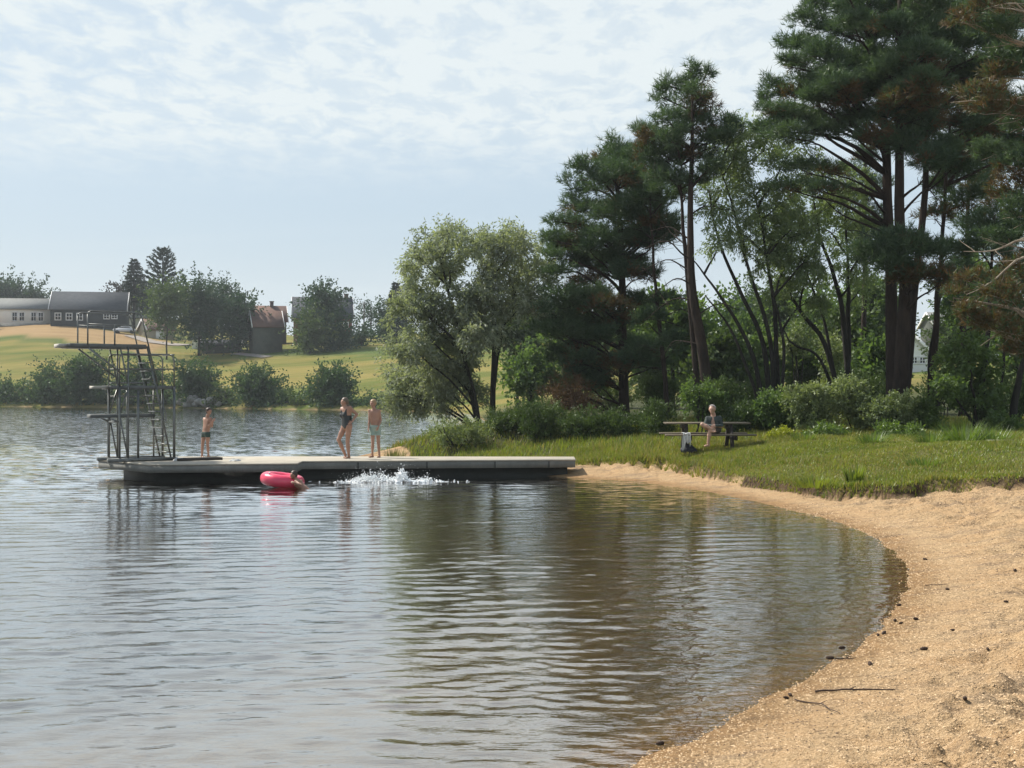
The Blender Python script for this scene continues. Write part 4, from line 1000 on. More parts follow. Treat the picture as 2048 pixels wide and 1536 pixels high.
for i, (cx, cy, rx, ry) in enumerate([(8, 586, 26, 11), (38, 590, 24, 9), (66, 595, 20, 7), (-22, 586, 24, 12)]):
    far_tree('oak_tree', 'distant tree on the skyline behind the white house', 330, cx, cy, rx, ry, 640, 9, 720 + i, group='skyline trees behind the white house', size=0.5, leaf=(0.6, 0.4), dens=6.0)
# right-hand far hill
for i, (cx, cy, rx, ry, lab) in enumerate([(1090, 650, 50, 40, 'distant round tree on the hill right of the twin-stemmed willow'), (1010, 660, 40, 34, 'distant tree on the hill behind the twin-stemmed willow'),
                                         (1500, 640, 60, 50, 'distant tree on the hill seen between the willows'), (1730, 650, 60, 50, 'distant tree on the hill left of the thick pines'), (1930, 640, 60, 50, 'distant tree on the hill right of the thick pines')]):
    far_tree('oak_tree', lab, 230, cx, cy, rx, ry, 705, 12, 730 + i, group='trees on the hill beyond the point')

def conifer(name, label, D, cx, top, base, halfw, seed, droop=0.25, tiers=15, nfr=9, wide=False):
    r = rngs(seed)
    b = W(cx, base, D); b[2] = hz1(b[0], b[1]); t = W(cx, top, D)
    root = thing(name, label, 'tree', b, G_FT)
    mb = MB(); mb.tube(np.array([b, (b + t) / 2, t]), [0.32, 0.2, 0.03], 7); mb.build('trunk', M['grey_bark'], root, smooth=True)
    cb = MB(); H = t[2] - b[2]; Wd = halfw * D / F
    vis = W(cx, base, D)[2]
    for k in range(tiers):
        f = (k + 0.5) / tiers; zc = vis + (t[2] - vis) * f
        rad = Wd * ((1 - f) ** (0.75 if not wide else 0.6)) * r.uniform(0.85, 1.1) + 0.15
        for j in range(nfr):
            a = 2 * math.pi * (j + r.uniform()) / nfr; L_ = rad * r.uniform(0.75, 1.15)
            d = np.array([math.cos(a), math.sin(a), (0.55 if wide else 0.15) * (f * 1.3 - 0.2)])
            n = int(10 + 16 * L_)
            u = r.uniform(0.1, 1, n)
            P = np.array([t[0], t[1], zc]) + d * (u * L_)[:, None] + np.stack([r.normal(0, .09, n), r.normal(0, .09, n), -droop * L_ * u ** 2 * (0 if wide else 1) + (0.25 * L_ * u ** 2 if wide else 0) + r.normal(0, .1, n)], -1)
            leaves(cb, P, d + r.normal(size=(n, 3)) * 0.3 + np.array([0, 0, 0.1 if wide else -0.25]), 0.62, 0.22, r)
    cb.build('crown', M['far_conifer'], root)
conifer('spruce_tree', 'narrow pointed spruce, left of the two tall conifers above the barn', 275, 268, 518, 605, 27, 741)
conifer('fir_tree', 'wide-topped fir with upswept branches, tallest tree above the farm', 272, 325, 500, 605, 52, 742, wide=True, tiers=12, nfr=8)
conifer('spruce_tree', 'small spruce tip beside the willow crown', 252, 792, 565, 640, 20, 743)

# ------------------------------------------------------------------ houses
def house(name, label, px, pyb, D, yaw, w, dp, wall_h, roof_h, wall='white_paint', roof='slate', wins=(), chim=None, trim='white_trim', base=None, door=None, gwins=(), drop=3.0, cat='house', over=0.35):
    """px,pyb: bottom left corner of the long front wall"""
    a = math.radians(yaw); e = np.array([math.cos(a), math.sin(a), 0]); n = np.array([math.sin(a), -math.cos(a), 0]); up = np.array([0, 0, 1.0])
    o = W(px, pyb, D)
    def q(u, v, z): return o + e * u - n * v + up * z          # v runs away from the viewer
    R = np.stack([e, -n, up], 1)
    root = thing(name, label, cat, o + e * w / 2 - n * dp / 2)
    mb = MB()
    v = [q(0, 0, -drop), q(w, 0, -drop), q(w, dp, -drop), q(0, dp, -drop), q(0, 0, wall_h), q(w, 0, wall_h), q(w, dp, wall_h), q(0, dp, wall_h), q(0, dp / 2, wall_h + roof_h), q(w, dp / 2, wall_h + roof_h)]
    mb.add(v, [np.array([[0, 1, 5, 4], [2, 3, 7, 6], [3, 0, 4, 7], [1, 2, 6, 5], [0, 3, 2, 1]]), np.array([[4, 7, 8][::-1], [5, 6, 9]])])
    mb.build('wall', M[wall], root)
    if base:
        bb = MB(); bb.box(q(w / 2, dp / 2, (base[0] - drop) / 2), (w + 0.16, dp + 0.16, base[0] + drop), R); bb.build('foundation', M[base[1]], root)
    rb = MB(); sl = roof_h / (dp / 2); t = 0.18
    for s in (0, 1):
        def s_(v): return v if s == 0 else dp - v
        ve = -over * 1.3; ze = wall_h + sl * ve + 0.05
        vs = []
        for zz in (0, t):
            for u in (-over, w + over):
                vs.append(q(u, s_(ve), ze + zz)); vs.append(q(u, dp / 2, wall_h + roof_h + 0.05 + zz))
        rb.add(vs, np.array([[0, 1, 3, 2], [4, 6, 7, 5], [0, 2, 6, 4], [1, 5, 7, 3], [0, 4, 5, 1], [2, 3, 7, 6]]))
    ro = rb.build('roof', M[roof], root)
    if chim:
        u, hh, cw = chim
        cb = MB(); cb.box(q(u, dp / 2, wall_h + roof_h + hh / 2 - 0.4), (cw, cw, hh + 0.8), R); cb.box(q(u, dp / 2, wall_h + roof_h + hh + 0.07), (cw + .2, cw + .2, 0.14), R)
        cb.build('chimney', M['brick'], ro)
    for u in (-over - 0.03, w + over + 0.03):
        tb = MB()
        for s in (0, 1):
            p0 = q(u, -over * 1.3 if s == 0 else dp + over * 1.3, wall_h + sl * (-over * 1.3) + 0.02); p1 = q(u, dp / 2, wall_h + roof_h + 0.04)
            dirv = p1 - p0; L_ = np.linalg.norm(dirv); ax = dirv / L_
            tb.box((p0 + p1) / 2 + up * 0.06, (L_, 0.10, 0.34), np.stack([ax, e, np.cross(ax, e)], 1))
        tb.build('bargeboard', M[trim], root)
    def window(c, wdt, h, ax, nn):
        Rw = np.stack([ax, -nn, up], 1); f = MB(); b = 0.16
        f.box(c + ax * 0 + up * (h / 2 + b / 2) + nn * 0.04, (wdt + 2 * b, 0.12, b), Rw); f.box(c - up * (h / 2 + b / 2) + nn * 0.04, (wdt + 2 * b, 0.12, b), Rw)
        for s in (-1, 1): f.box(c + ax * s * (wdt / 2 + b / 2) + nn * 0.04, (b, 0.12, h), Rw)
        f.box(c + nn * 0.05, (0.08, 0.08, h), Rw); f.box(c + nn * 0.045, (wdt, 0.07, 0.07), Rw)
        fo = f.build('window', M[trim], root)
        g = MB(); g.box(c + nn * 0.012, (wdt, 0.02, h), Rw); g.build('pane', M['pane'], fo)
    for (u, z, wd, h) in wins: window(q(u, 0, z), wd, h, e, n)
    for (v_, z, wd, h, side) in gwins:
        window(q(0 if side == 0 else w, v_, z), wd, h, n if side == 1 else -n, -e if side == 0 else e)
    if door:
        u, wd, h, m = door; d = MB(); d.box(q(u, 0, h / 2) + n * 0.05, (wd, 0.12, h), R); d.build('door', M[m], root)
    return root

house('house', 'long white house with pale grey roof, at the left edge above the crop field', -42, 652, 268, 8, 13.7, 8.2, 3.55, 2.15, roof='pale_roof',
      wins=[(6.9, 1.95, .85, 1.6), (8.3, 1.95, .85, 1.6), (10.6, 1.95, .85, 1.6), (12.0, 1.95, .85, 1.6)], base=(0.6, 'rock'))
house('house', 'white gabled house wing with dark chimney, cut by the left edge', -50, 654, 258, 80, 6.0, 6.0, 3.2, 2.6, roof='slate', chim=(1.2, 1.0, .6), gwins=[(3.0, 1.7, 1.2, 1.2, 0)])
house('barn', 'dark barn with grey slate roof and small white-framed windows, behind the crop field', 101, 678, 262, 12, 14.2, 10.4, 5.95, 3.6, wall='barn_wall', roof='slate', cat='barn',
      wins=[(1.4, 4.45, .95, 1.2), (3.5, 4.45, .95, 1.2), (5.5, 4.45, .95, 1.2), (10.6, 4.6, .9, .9), (12.1, 4.6, .9, .8)], base=(2.1, 'stone_base'))
house('house', 'white building with pale roof behind the garage, right of the barn', 244, 654, 281, 6, 6.4, 7, 1.95, 1.5, roof='pale_roof')
house('garage', 'low garage with white gable wall and brown roof, right of the barn', 296, 679, 258, 38, 5.4, 4.6, 2.1, 1.8, wall='cream_wall', roof='brown_roof', cat='garage', gwins=[], door=(2.4, 1.6, 1.9, 'white_paint'))
house('house', 'brown-tiled house with chimney, main gable behind the big maple', 505, 692, 262, 14, 6.6, 8, 5.0, 3.0, wall='green_wall', roof='brown_roof', chim=(4.0, 1.0, .7))
house('house', 'tall grey-green house wing with low brown roof and white bargeboard', 508, 711, 234, 20, 5.0, 5.4, 5.3, 2.6, wall='green_wall', roof='brown_roof', wins=[], base=None)
house('house', 'red-brown house with dark roof and end chimney, behind the light green tree', 588, 668, 258, 10, 11.2, 9, 3.4, 3.9, wall='red_wall', roof='slate', chim=(10.3, .8, .8), gwins=[(4.5, 1.9, 1.1, 1.1, 1)], wins=[(10.0, 1.8, .8, 1.0)])
house('shed', 'long low grey shed in shade below the two big maples', 402, 707, 239, 6, 6.8, 5, 1.5, 0.9, wall='green_wall', roof='slate', cat='shed')
house('shed', 'small white shed corner beside the left big maple', 384, 697, 246, 10, 1.6, 3, 1.7, 0.4, wall='white_paint', roof='slate', cat='shed')
house('house', 'white gabled house with dark roof glimpsed right of the thick pine trunks', 1868, 756, 150, 88, 6.0, 4.8, 2.5, 2.3, roof='slate', gwins=[(1.3, 2.0, .5, .6, 0), (2.2, 2.0, .5, .6, 0), (3.1, 2.0, .5, .6, 0), (2.9, 0.7, .9, .5, 0)])
house('house', 'grey-roofed house higher up behind the crooked alder', 1872, 672, 205, 10, 4.2, 5, 1.6, 2.0, wall='green_wall', roof='pale_roof')

pb = W(728, 655, 280); pb[2] = hz1(pb[0], pb[1]); pt = W(728, 603, 280)
pr = thing('utility_pole', 'wooden utility pole with cross arm on the hill between the farm trees', 'utility pole', pb)
mb = MB(); mb.tube([pb, pt], [0.16, 0.11], 8); mb.build('pole', M['dark_wood'], pr)
mb = MB(); mb.box(pt - [0, 0, .5], (1.8, 0.12, 0.14)); mb.build('cross_arm', M['dark_wood'], pr)

def car(label, px, py, D, yaw):
    a = math.radians(yaw); R = np.array([[math.cos(a), -math.sin(a), 0], [math.sin(a), math.cos(a), 0], [0, 0, 1]])
    b = W(px, py, D); b[2] = hz1(b[0], b[1]) + 0.03
    root = thing('parked_car', label, 'car', b)
    sec = lambda pts, hw, hw2: None
    side = np.array([(-2.1, .35), (-2.1, .8), (-1.9, .95), (-1.25, 1.0), (-.6, 1.42), (.85, 1.44), (1.6, 1.02), (2.05, .9), (2.15, .6), (2.1, .35)])
    m = MB(); v = np.vstack([[(x, -0.86 + (0.14 if z > 1.1 else 0), z) for x, z in side], [(x, 0.86 - (0.14 if z > 1.1 else 0), z) for x, z in side]]); k = len(side)
    qd = np.array([[i, (i + 1) % k, k + (i + 1) % k, k + i] for i in range(k)])
    m.add(v @ R.T + b, [qd, np.arange(k)[::-1][None], (np.arange(k) + k)[None]])
    body = m.build('body', M['car_paint'], root)
    g = MB()
    for s in (-1, 1):
        w_ = np.array([(-1.1, s * .79, 1.05), (-.55, s * .735, 1.36), (.8, s * .735, 1.38), (1.35, s * .79, 1.08)]); g.add(w_ @ R.T + b + np.array([0, 0, 0]) + (R @ np.array([0, s * .05, 0])), np.array([[0, 1, 2, 3]]))
    g.build('side_window', M['pane'], root)
    for x in (-1.3, 1.35):
        for s in (-1, 1):
            c = np.array([x, s * .8, .32]); t = MB(); t.tube(np.array([c - [0, .1, 0], c + [0, .1, 0]]) @ R.T + b, [.32, .32], 14); t.build('wheel', M['rubber'], root)
car('silver car parked between the barn and the garage', 249, 669, 259, 10)

def proj_track(name, pts, w, label):
    field_track(name, [far_at(px, py)[:2] for px, py in pts], w, label)
proj_track('gravel_road', [(262, 672), (300, 684), (345, 690), (400, 692), (440, 697)], 3.2, 'pale gravel farm road in front of the garage')
proj_track('gravel_path', [(470, 708), (500, 711), (535, 715)], 2.2, 'pale gravel track at the top of the meadow below the grey house wing')

# boulders on the far bank
G_RK = 'boulders piled on the far bank'
rr = rngs(77)
labs = ['large pale boulder, highest in the pile on the far bank', 'pale boulder at the left end of the boulder pile', 'flat pale boulder low in the pile by the waterline',
        'grey boulder in the middle of the boulder pile', 'pale boulder right above the head of the boy in green trunks', 'small grey boulder at the right end of the pile',
        'angular pale boulder just left of the boy with green trunks', 'dark grey boulder behind the pale ones in the pile']
for i, (px, py, s) in enumerate([(385, 798, 1.1), (362, 804, .9), (375, 809, 1.0), (398, 803, .9), (412, 806, 1.1), (436, 808, .7), (392, 809, .8), (422, 800, .9)]):
    D = shoreD(px) + 0.8; c = W(px, py, D)
    r = rngs(800 + i); th = np.linspace(0, math.pi, 8); ph = np.linspace(0, 2 * math.pi, 12, endpoint=False)
    v = np.array([[math.sin(t) * math.cos(p), math.sin(t) * math.sin(p), math.cos(t)] for t in th for p in ph])
    dsp = 1 + 0.35 * (np.array([vnoise(np.array([x * 1.6 + i * 3]), np.array([y * 1.6 + z * 2.1]), i)[0] for x, y, z in v]) - .5)
    v = v * dsp[:, None] * np.array([s * .75, s * .6, s * .5]) + c
    q = np.array([[a * 12 + b, a * 12 + (b + 1) % 12, (a + 1) * 12 + (b + 1) % 12, (a + 1) * 12 + b] for a in range(7) for b in range(12)])
    m = MB(); m.add(v, q); tag(m.build('boulder', M['rock'], loc=c), labs[i], 'boulder', G_RK)
# ------------------------------------------------------------------ jetty
DK = 0.48                                             # deck height over the water
JF = np.array([(-9.39, 34.4), (-5.62, 34.9), (-5.68, 36.05), (1.77, 36.9), (1.80, 38.35), (-5.9, 38.55), (-10.9, 38.3), (-11.45, 36.75)])
def build_jetty():
    root = thing('jetty', 'long grey concrete bathing jetty running from the beach out into the lake', 'jetty', (-4.0, 36.9, 0))
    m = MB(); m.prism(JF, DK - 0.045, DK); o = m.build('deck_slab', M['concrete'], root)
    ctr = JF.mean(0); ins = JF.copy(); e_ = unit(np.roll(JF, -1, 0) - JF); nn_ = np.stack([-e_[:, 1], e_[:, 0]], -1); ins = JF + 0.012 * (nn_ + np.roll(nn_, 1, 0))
    m = MB(); m.prism(ins, DK - 0.23, DK - 0.0455); m.build('edge_beam', M['fascia'], root)  # sides split from the deck top to carry the shade-darkened tone
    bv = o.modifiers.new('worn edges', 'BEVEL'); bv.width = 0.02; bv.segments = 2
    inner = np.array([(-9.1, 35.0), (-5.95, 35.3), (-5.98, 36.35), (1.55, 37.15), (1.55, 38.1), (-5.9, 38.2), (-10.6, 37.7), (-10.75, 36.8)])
    m = MB(); m.prism(inner, -1.6, DK - 0.231); m.build('base', M['dark_concrete'], root)  # recess shadow below the overhang is put into the base colour
    # a seam every few metres in the front edge, as narrow dark joints standing a touch proud
    for f in (0.2, 0.45, 0.7, 0.9):
        p = JF[2] + (JF[3] - JF[2]) * f; e = unit(JF[3] - JF[2]); m = MB()
        m.box((p[0] + 0.004 * e[1], p[1] + 0.004, DK - 0.135), (0.025, 0.02, 0.17)); m.build('joint', M['dark_concrete'], root)
build_jetty()
u_ax = np.array([-0.835, -0.55]); w_ax = np.array([-0.55, 0.835])
def plate(name, label, cat, c, L_, Wd, h, mat):
    m = MB(); R = np.array([[-u_ax[0], -w_ax[0] * -1, 0], [-u_ax[1], w_ax[1], 0], [0, 0, 1]]); R[:, 1] = [w_ax[0], w_ax[1], 0]
    m.box((*c, DK + h / 2), (L_, Wd, h), R); return tag(m.build(name, M[mat], loc=(*c, DK)), label, cat)

# ------------------------------------------------------------------ diving tower
N0 = np.array([W(276, 780, 35.7)[0], 35.7])
def near_pt(px, off=0.0):
    """photo column -> ground point on the near side line of the tower (off = metres towards the far side)"""
    p0 = N0 + w_ax * off; k = (px - 1024) / F
    # p0.x + t*ux = k*(p0.y + t*uy)
    t = (k * p0[1] - p0[0]) / (u_ax[0] - k * u_ax[1])
    return p0 + u_ax * t
def zat(py, D): return CH + (HZ - py) * D / F
SW = 0.95                                             # width of the tower
def build_tower():
    root = thing('diving_tower', 'grey steel diving tower with three boards and a steep ladder on the jetty end', 'diving tower', (*near_pt(276), DK))
    def P3(px, py, off=0.0):
        p = near_pt(px, off); return np.array([p[0], p[1], zat(py, p[1])])
    def tube(name, pts, r, mat='steel', smooth=True, n=None, par=None):
        m = MB(); P = np.array(pts) if n is None else curve(pts, n); m.tube(P, r * 0.82, 8); return m.build(name, M[mat], par or root, smooth=smooth)
    zt, zm, zl = zat(692, 35.8), zat(773.5, 35.8), zat(832, 35.8)
    def at(px, z, off=0.0): p = near_pt(px) + w_ax * off; return np.array([p[0], p[1], z])
    shift = 18.5                                      # how far the far side appears to the left
    def slab(name, a, b, z, th, mat, o0=0.0, o1=SW):
        p = [near_pt(a, o0), near_pt(b, o0), near_pt(b - shift * (o1 - o0) * 0, o1), None]
        d = near_pt(b, o0) - near_pt(a, o0)
        q0 = near_pt(a) + w_ax * o0; d = near_pt(b) - near_pt(a)
        q = np.array([q0, q0 + d, q0 + d + w_ax * (o1 - o0), q0 + w_ax * (o1 - o0)])
        m = MB(); m.prism(q, z - th, z); return m.build(name, M[mat], root)
    # boards
    slab('top_platform', 141, 293, zt + 0.04, 0.12, 'board'); slab('board_tip', 123, 140.9, zt + 0.03, 0.10, 'pale_board', 0.2, SW - 0.2)
    slab('middle_platform', 224, 352, zm + 0.03, 0.10, 'board'); slab('board_tip', 194, 223.9, zm + 0.02, 0.07, 'pale_board', 0.25, SW - 0.25)
    slab('springboard', 189, 316, zl + 0.05, 0.09, 'board', 0.25, SW - 0.25)
    # posts down to the deck
    for px, top, off, r in ((276.2, zm - .1, 0, .042), (256.4, 694, 0.0, .03)):
        z1 = top if top < 10 else zat(top, 35.8)
        tube('post', [at(px, DK - 0.02, off), at(px, z1, off)], r)
    for px, top, r in ((276.2, zm - .1, .04), (256.4, 694, .03), (330, zm - .1, .03)):
        z1 = top if top < 10 else zat(top, 35.8)
        tube('post', [at(px, DK - 0.02, SW), at(px, z1, SW)], r)
    for px, off in ((239, 0), (256.4, 0), (239, SW), (256.4, SW)):
        p = at(px, DK + 0.02, off); m = MB(); m.box(p, (0.18, 0.18, 0.04)); m.build('foot_plate', M['steel'], root)
    m = MB(); a, b = at(268, DK + 0.05, -0.15), at(440, DK + 0.05, 0.15)
    # railing of the middle platform, both sides
    for off in (0, SW):
        tube('railing', [at(239 + 0, zm, off), at(239, zat(717, 35.8), off), at(241, zat(711, 35.8), off), at(246, zat(708.5, 35.8), off), at(338, zat(708.5, 35.8), off), at(345, zat(711.5, 35.8), off), at(348.3, zat(720, 35.8), off), at(348.3, zm, off)], .024)
        tube('rail', [at(239, zat(738, 35.8), off), at(348.3, zat(738, 35.8), off)], .018)
        tube('post', [at(348.3, DK, off), at(348.3, zm, off)], .045); tube('post', [at(239, DK, off), at(239, zm, off)], .04)
    # guard of the springboard
    for off in (SW + 0.04,):
        tube('railing', [at(238, DK, off), at(238, zat(773, 35.8), off), at(240, zat(768, 35.8), off), at(246, zat(765.5, 35.8), off), at(322, zat(765.5, 35.8), off)], .024)
        tube('rail', [at(238, zat(793, 35.8), off), at(325, zat(793, 35.8), off)], .018)
    # railing of the top platform
    for off in (0, SW):
        for px in (175.5, 229.5):
            tube('post', [at(px, zt, off), at(px, zat(651, 35.8) if px > 200 else zat(632, 35.8), off)], .026)
        tube('railing', [at(175.5, zat(634, 35.8), off), at(177, zat(628, 35.8), off), at(182, zat(625.5, 35.8), off), at(258, zat(626, 35.8), off), at(274, zat(626, 35.8), off), at(280.5, zat(629, 35.8), off), at(284.5, zat(638, 35.8), off),
                         at(316, zat(772, 35.8), off)], .024)
        tube('rail', [at(175.5, zat(651, 35.8), off), at(270, zat(652, 35.8), off)], .018)
        # long struts under the overhanging end
        tube('brace', [at(177, zt - 0.08, off), at(250, zat(752, 35.8), off)], .03)
        tube('brace', [at(241, zt - 0.08, off), at(257, zat(771, 35.8), off)], .026)
        tube('brace', [at(256.5, zm - 0.06, off), at(239, zat(829, 35.8), off)], .028)
        tube('brace', [at(239, zat(829, 35.8), off), at(257.5, DK, off)], .028)
        tube('brace', [at(222, zl - 0.06, off), at(239, zl - 0.16, off)], .03)
    # ladder from the deck to the top platform
    def lad(t, off):                                   # t: 0 deck .. 1 top
        z0 = DK; z1 = zt; px = 344 - (344 - 295) * t; return at(px, z0 + (z1 - z0) * t, off)
    L0, L1 = 0.04, 0.96
    for off in (L0, L1): tube('ladder_rail', [lad(0, off), lad(1, off)], .03)
    n = 14
    for k in range(1, n):
        a, b = lad(k / n, L0), lad(k / n, L1); m = MB(); m.box((a + b) / 2, (0.10, np.linalg.norm(b - a), 0.025), np.array([[-u_ax[0], w_ax[0], 0], [-u_ax[1], w_ax[1], 0], [0, 0, 1]])); m.build('rung', M['steel'], root)
    for off in (L0 - .05, L1 + .05):                    # hand grips beside the lower ladder
        g = lambda px, py: at(px, zat(py, 35.8), off)
        tube('handrail', [g(312, 770), g(318, 800), g(329, 818), g(332, 830), g(331, 842), g(327, 845), g(324, 838)], .02)
    tube('cross_bar', [at(239, zl - .16, 0), at(239, zl - .16, SW)], .03); tube('cross_bar', [at(256.4, zm - .06, 0), at(256.4, zm - .06, SW)], .03)
    tube('cross_bar', [at(348.3, zat(708.5, 35.8), 0), at(348.3, zat(708.5, 35.8), SW)], .022)
    # mounting beams on the deck
    R = np.array([[-u_ax[0], w_ax[0], 0], [-u_ax[1], w_ax[1], 0], [0, 0, 1]])
    for off in (0, SW):
        a, b = at(215, DK, off), at(352, DK, off); m = MB(); m.box((a + b) / 2 + [0, 0, .05], (np.linalg.norm(b - a), 0.12, 0.095), R); m.build('floor_beam', M['steel'], root)
build_tower()
pa = np.array([W(395, 0, 36.4)[0], 36.4])
plate('plank_step', 'dark flat plank step lying on the jetty, between the tower and the boy', 'plank', pa, 1.25, 0.5, 0.07, 'dark_wood')

def crumple(name, label, cat, c, sx, sy, h, mat, seed):
    r = rngs(seed); n = 22
    t = np.linspace(-1, 1, n); X, Y = np.meshgrid(t, t)
    m_ = np.clip(1 - np.sqrt(X ** 2 + Y ** 2 + 0.25 * np.sin(5 * np.arctan2(Y, X) + seed)), 0, 1) ** 0.6
    Z = h * m_ * (0.35 + 1.1 * fbm(X * 2.3 + seed, Y * 2.3, seed, 3)); 
    k = 0.75 + 0.35 * fbm(X * 1.5 + 9, Y * 1.5 + seed, seed + 3, 2)
    v = np.stack([c[0] + X * sx * k, c[1] + Y * sy * k, c[2] + Z + 0.004], -1).reshape(-1, 3)
    i = np.arange(n - 1)[:, None] * n; j = np.arange(n - 1)[None]
    q = np.stack([i + j, i + j + 1, i + n + j + 1, i + n + j], -1)
    ok = (m_[:-1, :-1] > 0) | (m_[1:, 1:] > 0)
    mb = MB(); mb.add(v, q[ok]); return tag(mb.build(name, M[mat], smooth=True, loc=c), label, cat)
crumple('towel', 'small white crumpled towel on the plank step before the boy', 'towel', (*(pa + np.array([-0.42, -0.36])), DK + 0.0), 0.18, 0.13, 0.11, 'towel', 3)
crumple('towel', 'small pale cloth lying on the bare jetty deck right of the plank step', 'towel', (W(470, 0, 35.9)[0], 35.9, DK), 0.17, 0.11, 0.07, 'towel', 5)

# ------------------------------------------------------------------ picnic table
def build_picnic():
    D = 38.3; cx = W(1413, 0, D)[0]; g = hz1(cx, D - 0.1)
    zt = zat(844.7, D); zs = zat(868.5, 37.55)
    root = thing('picnic_table', 'weathered wooden picnic table with attached benches at the edge of the wood', 'picnic table', (cx, D, g))
    for k in range(5):
        m = MB(); m.box((cx, D - 0.32 + 0.16 * k, zt - 0.02), (2.4, 0.145, 0.045)); m.build('table_board', M['weathered_wood'], root)
    for y0 in (37.55, 39.05):
        for k in range(2):
            m = MB(); m.box((cx + 0.01, y0 - 0.075 + 0.15 * k, zs - 0.02), (2.56, 0.14, 0.045)); m.build('seat_board', M['weathered_wood'], root)
    for sx in (-0.62, 0.66):
        for sy in (-1, 1):
            m = MB(); P0 = np.array([cx + sx, D + sy * 0.62, g - 0.05]); P1 = np.array([cx + sx, D + sy * 0.22, zt - 0.045]); d = P1 - P0; L_ = np.linalg.norm(d); a = d / L_
            m.box((P0 + P1) / 2, (0.09, 0.15, L_), np.stack([[1, 0, 0], np.cross(a, [1, 0, 0]), a], 1)); m.build('leg', M['dark_wood'], root)
        m = MB(); m.box((cx + sx + 0.07, D, zs - 0.11), (0.045, 1.7, 0.13)); m.build('bench_bearer', M['dark_wood'], root)
        m = MB(); m.box((cx + sx - 0.07, D, zt - 0.11), (0.045, 0.74, 0.12)); m.build('top_bearer', M['dark_wood'], root)
    return cx, D, g, zs, zt
PIC = build_picnic()
def drape():
    cx, D, g, zs, zt = PIC
    x0 = W(1364, 0, 37.5)[0]; x1 = W(1382, 0, 37.5)[0]; n = 28
    s = np.linspace(0, 1, n); U, S = np.meshgrid(np.linspace(0, 1, n), s, indexing='ij')
    top = 0.22; hang = 0.34 + 0.10 * np.cos(U * 5.0) + 0.05 * np.sin(U * 13)
    L_ = S * (top + hang)
    over = np.clip(L_ - top, 0, None); fold = 0.022 * np.sin(U * 21 + 1.5 * S) * np.clip(over * 5, 0, 1)
    Y = np.where(L_ < top, 37.65 - L_, 37.65 - top - 0.02 - 0.02 * np.clip(over * 8, 0, 1)) - fold
    Z = zs + 0.025 + 0.012 * np.sin(U * 9 + S * 4) - over + np.where(L_ < top, 0.015, 0)
    X = x0 + (x1 - x0) * U * (1 - 0.25 * np.clip(over * 2, 0, 1)) + 0.02 * np.sin(S * 6 + U * 3)
    v = np.stack([X, Y, Z], -1).reshape(-1, 3); i = np.arange(n - 1)[:, None] * n; j = np.arange(n - 1)[None]
    m = MB(); m.add(v, np.stack([i + j, i + j + 1, i + n + j + 1, i + n + j], -1).reshape(-1, 4))
    o = m.build('towel', M['towel'], smooth=True, loc=(x0, 37.4, zs)); o.modifiers.new('cloth thickness', 'SOLIDIFY').thickness = 0.012
    tag(o, 'pale grey towel hanging over the front bench of the picnic table', 'towel')
drape()

# ------------------------------------------------------------------ swim ring and splash
RING_C = np.array([W(565, 0, 32.6)[0], 32.6, 0.19])
def build_ring():
    R0, r0 = 0.385, 0.162; nu, nv = 48, 20
    u = np.linspace(0, 2 * math.pi, nu, endpoint=False); v = np.linspace(0, 2 * math.pi, nv, endpoint=False)
    U, V = np.meshgrid(u, v, indexing='ij')
    rr = r0 * (1 - 0.03 * np.abs(np.cos(6 * U)) ** 8)
    P = np.stack([(R0 + rr * np.cos(V)) * np.cos(U), (R0 + rr * np.cos(V)) * np.sin(U), rr * np.sin(V)], -1).reshape(-1, 3)
    t = math.radians(8); Ry = np.array([[math.cos(t), 0, math.sin(t)], [0, 1, 0], [-math.sin(t), 0, math.cos(t)]])   # right end pressed down
    t2 = math.radians(0.5); Rx = np.array([[1, 0, 0], [0, math.cos(t2), -math.sin(t2)], [0, math.sin(t2), math.cos(t2)]])
    P = P @ (Rx @ Ry).T + RING_C
    i = np.arange(nu)[:, None]; j = np.arange(nv)[None]
    q = np.stack([i * nv + j, ((i + 1) % nu) * nv + j, ((i + 1) % nu) * nv + (j + 1) % nv, i * nv + (j + 1) % nv], -1).reshape(-1, 4)
    root = thing('swim_ring', 'inflated pink swim ring floating in front of the jetty', 'swim ring', RING_C)
    m = MB(); m.add(P, q); m.build('tube', M['pink_vinyl'], root, smooth=True)
    m = MB(); c = RING_C + (Rx @ Ry) @ np.array([-0.28, -0.33, 0.14]); m.tube(np.array([c, c + [0, -0.02, .035]]), [.02, .016], 10); m.build('valve', M['white_trim'], root)
build_ring()

def bag():
    cx, D, g, zs, zt = PIC
    c = np.array([W(1377, 0, 37.75)[0], 37.75, g]); r = rngs(12); m = MB()
    t = np.linspace(0, 1, 9); ph = np.linspace(0, 2 * math.pi, 16, endpoint=False)
    rad = np.array([.16, .2, .21, .205, .19, .165, .13, .09, .02]); v = np.array([[rad[i] * 1.15 * math.cos(p) * (1 + .08 * math.sin(3 * p + i)), rad[i] * .75 * math.sin(p), t[i] * .26] for i in range(9) for p in ph]) + c
    q = np.array([[a * 16 + b, a * 16 + (b + 1) % 16, (a + 1) * 16 + (b + 1) % 16, (a + 1) * 16 + b] for a in range(8) for b in range(16)])
    root = thing('bag', 'dark slouched bag on the grass below the hanging towel', 'bag', c)
    m.add(v, [q, np.arange(128, 144)[None]]); m.build('pouch', M['bag'], root, smooth=True)
    h = MB(); a = np.linspace(0, math.pi, 12); h.tube(np.stack([c[0] + .1 * np.cos(a), c[1] - .02 + 0 * a, c[2] + .23 + .08 * np.sin(a)], -1), .012, 6); h.build('handle', M['bag'], root, smooth=True)
bag()
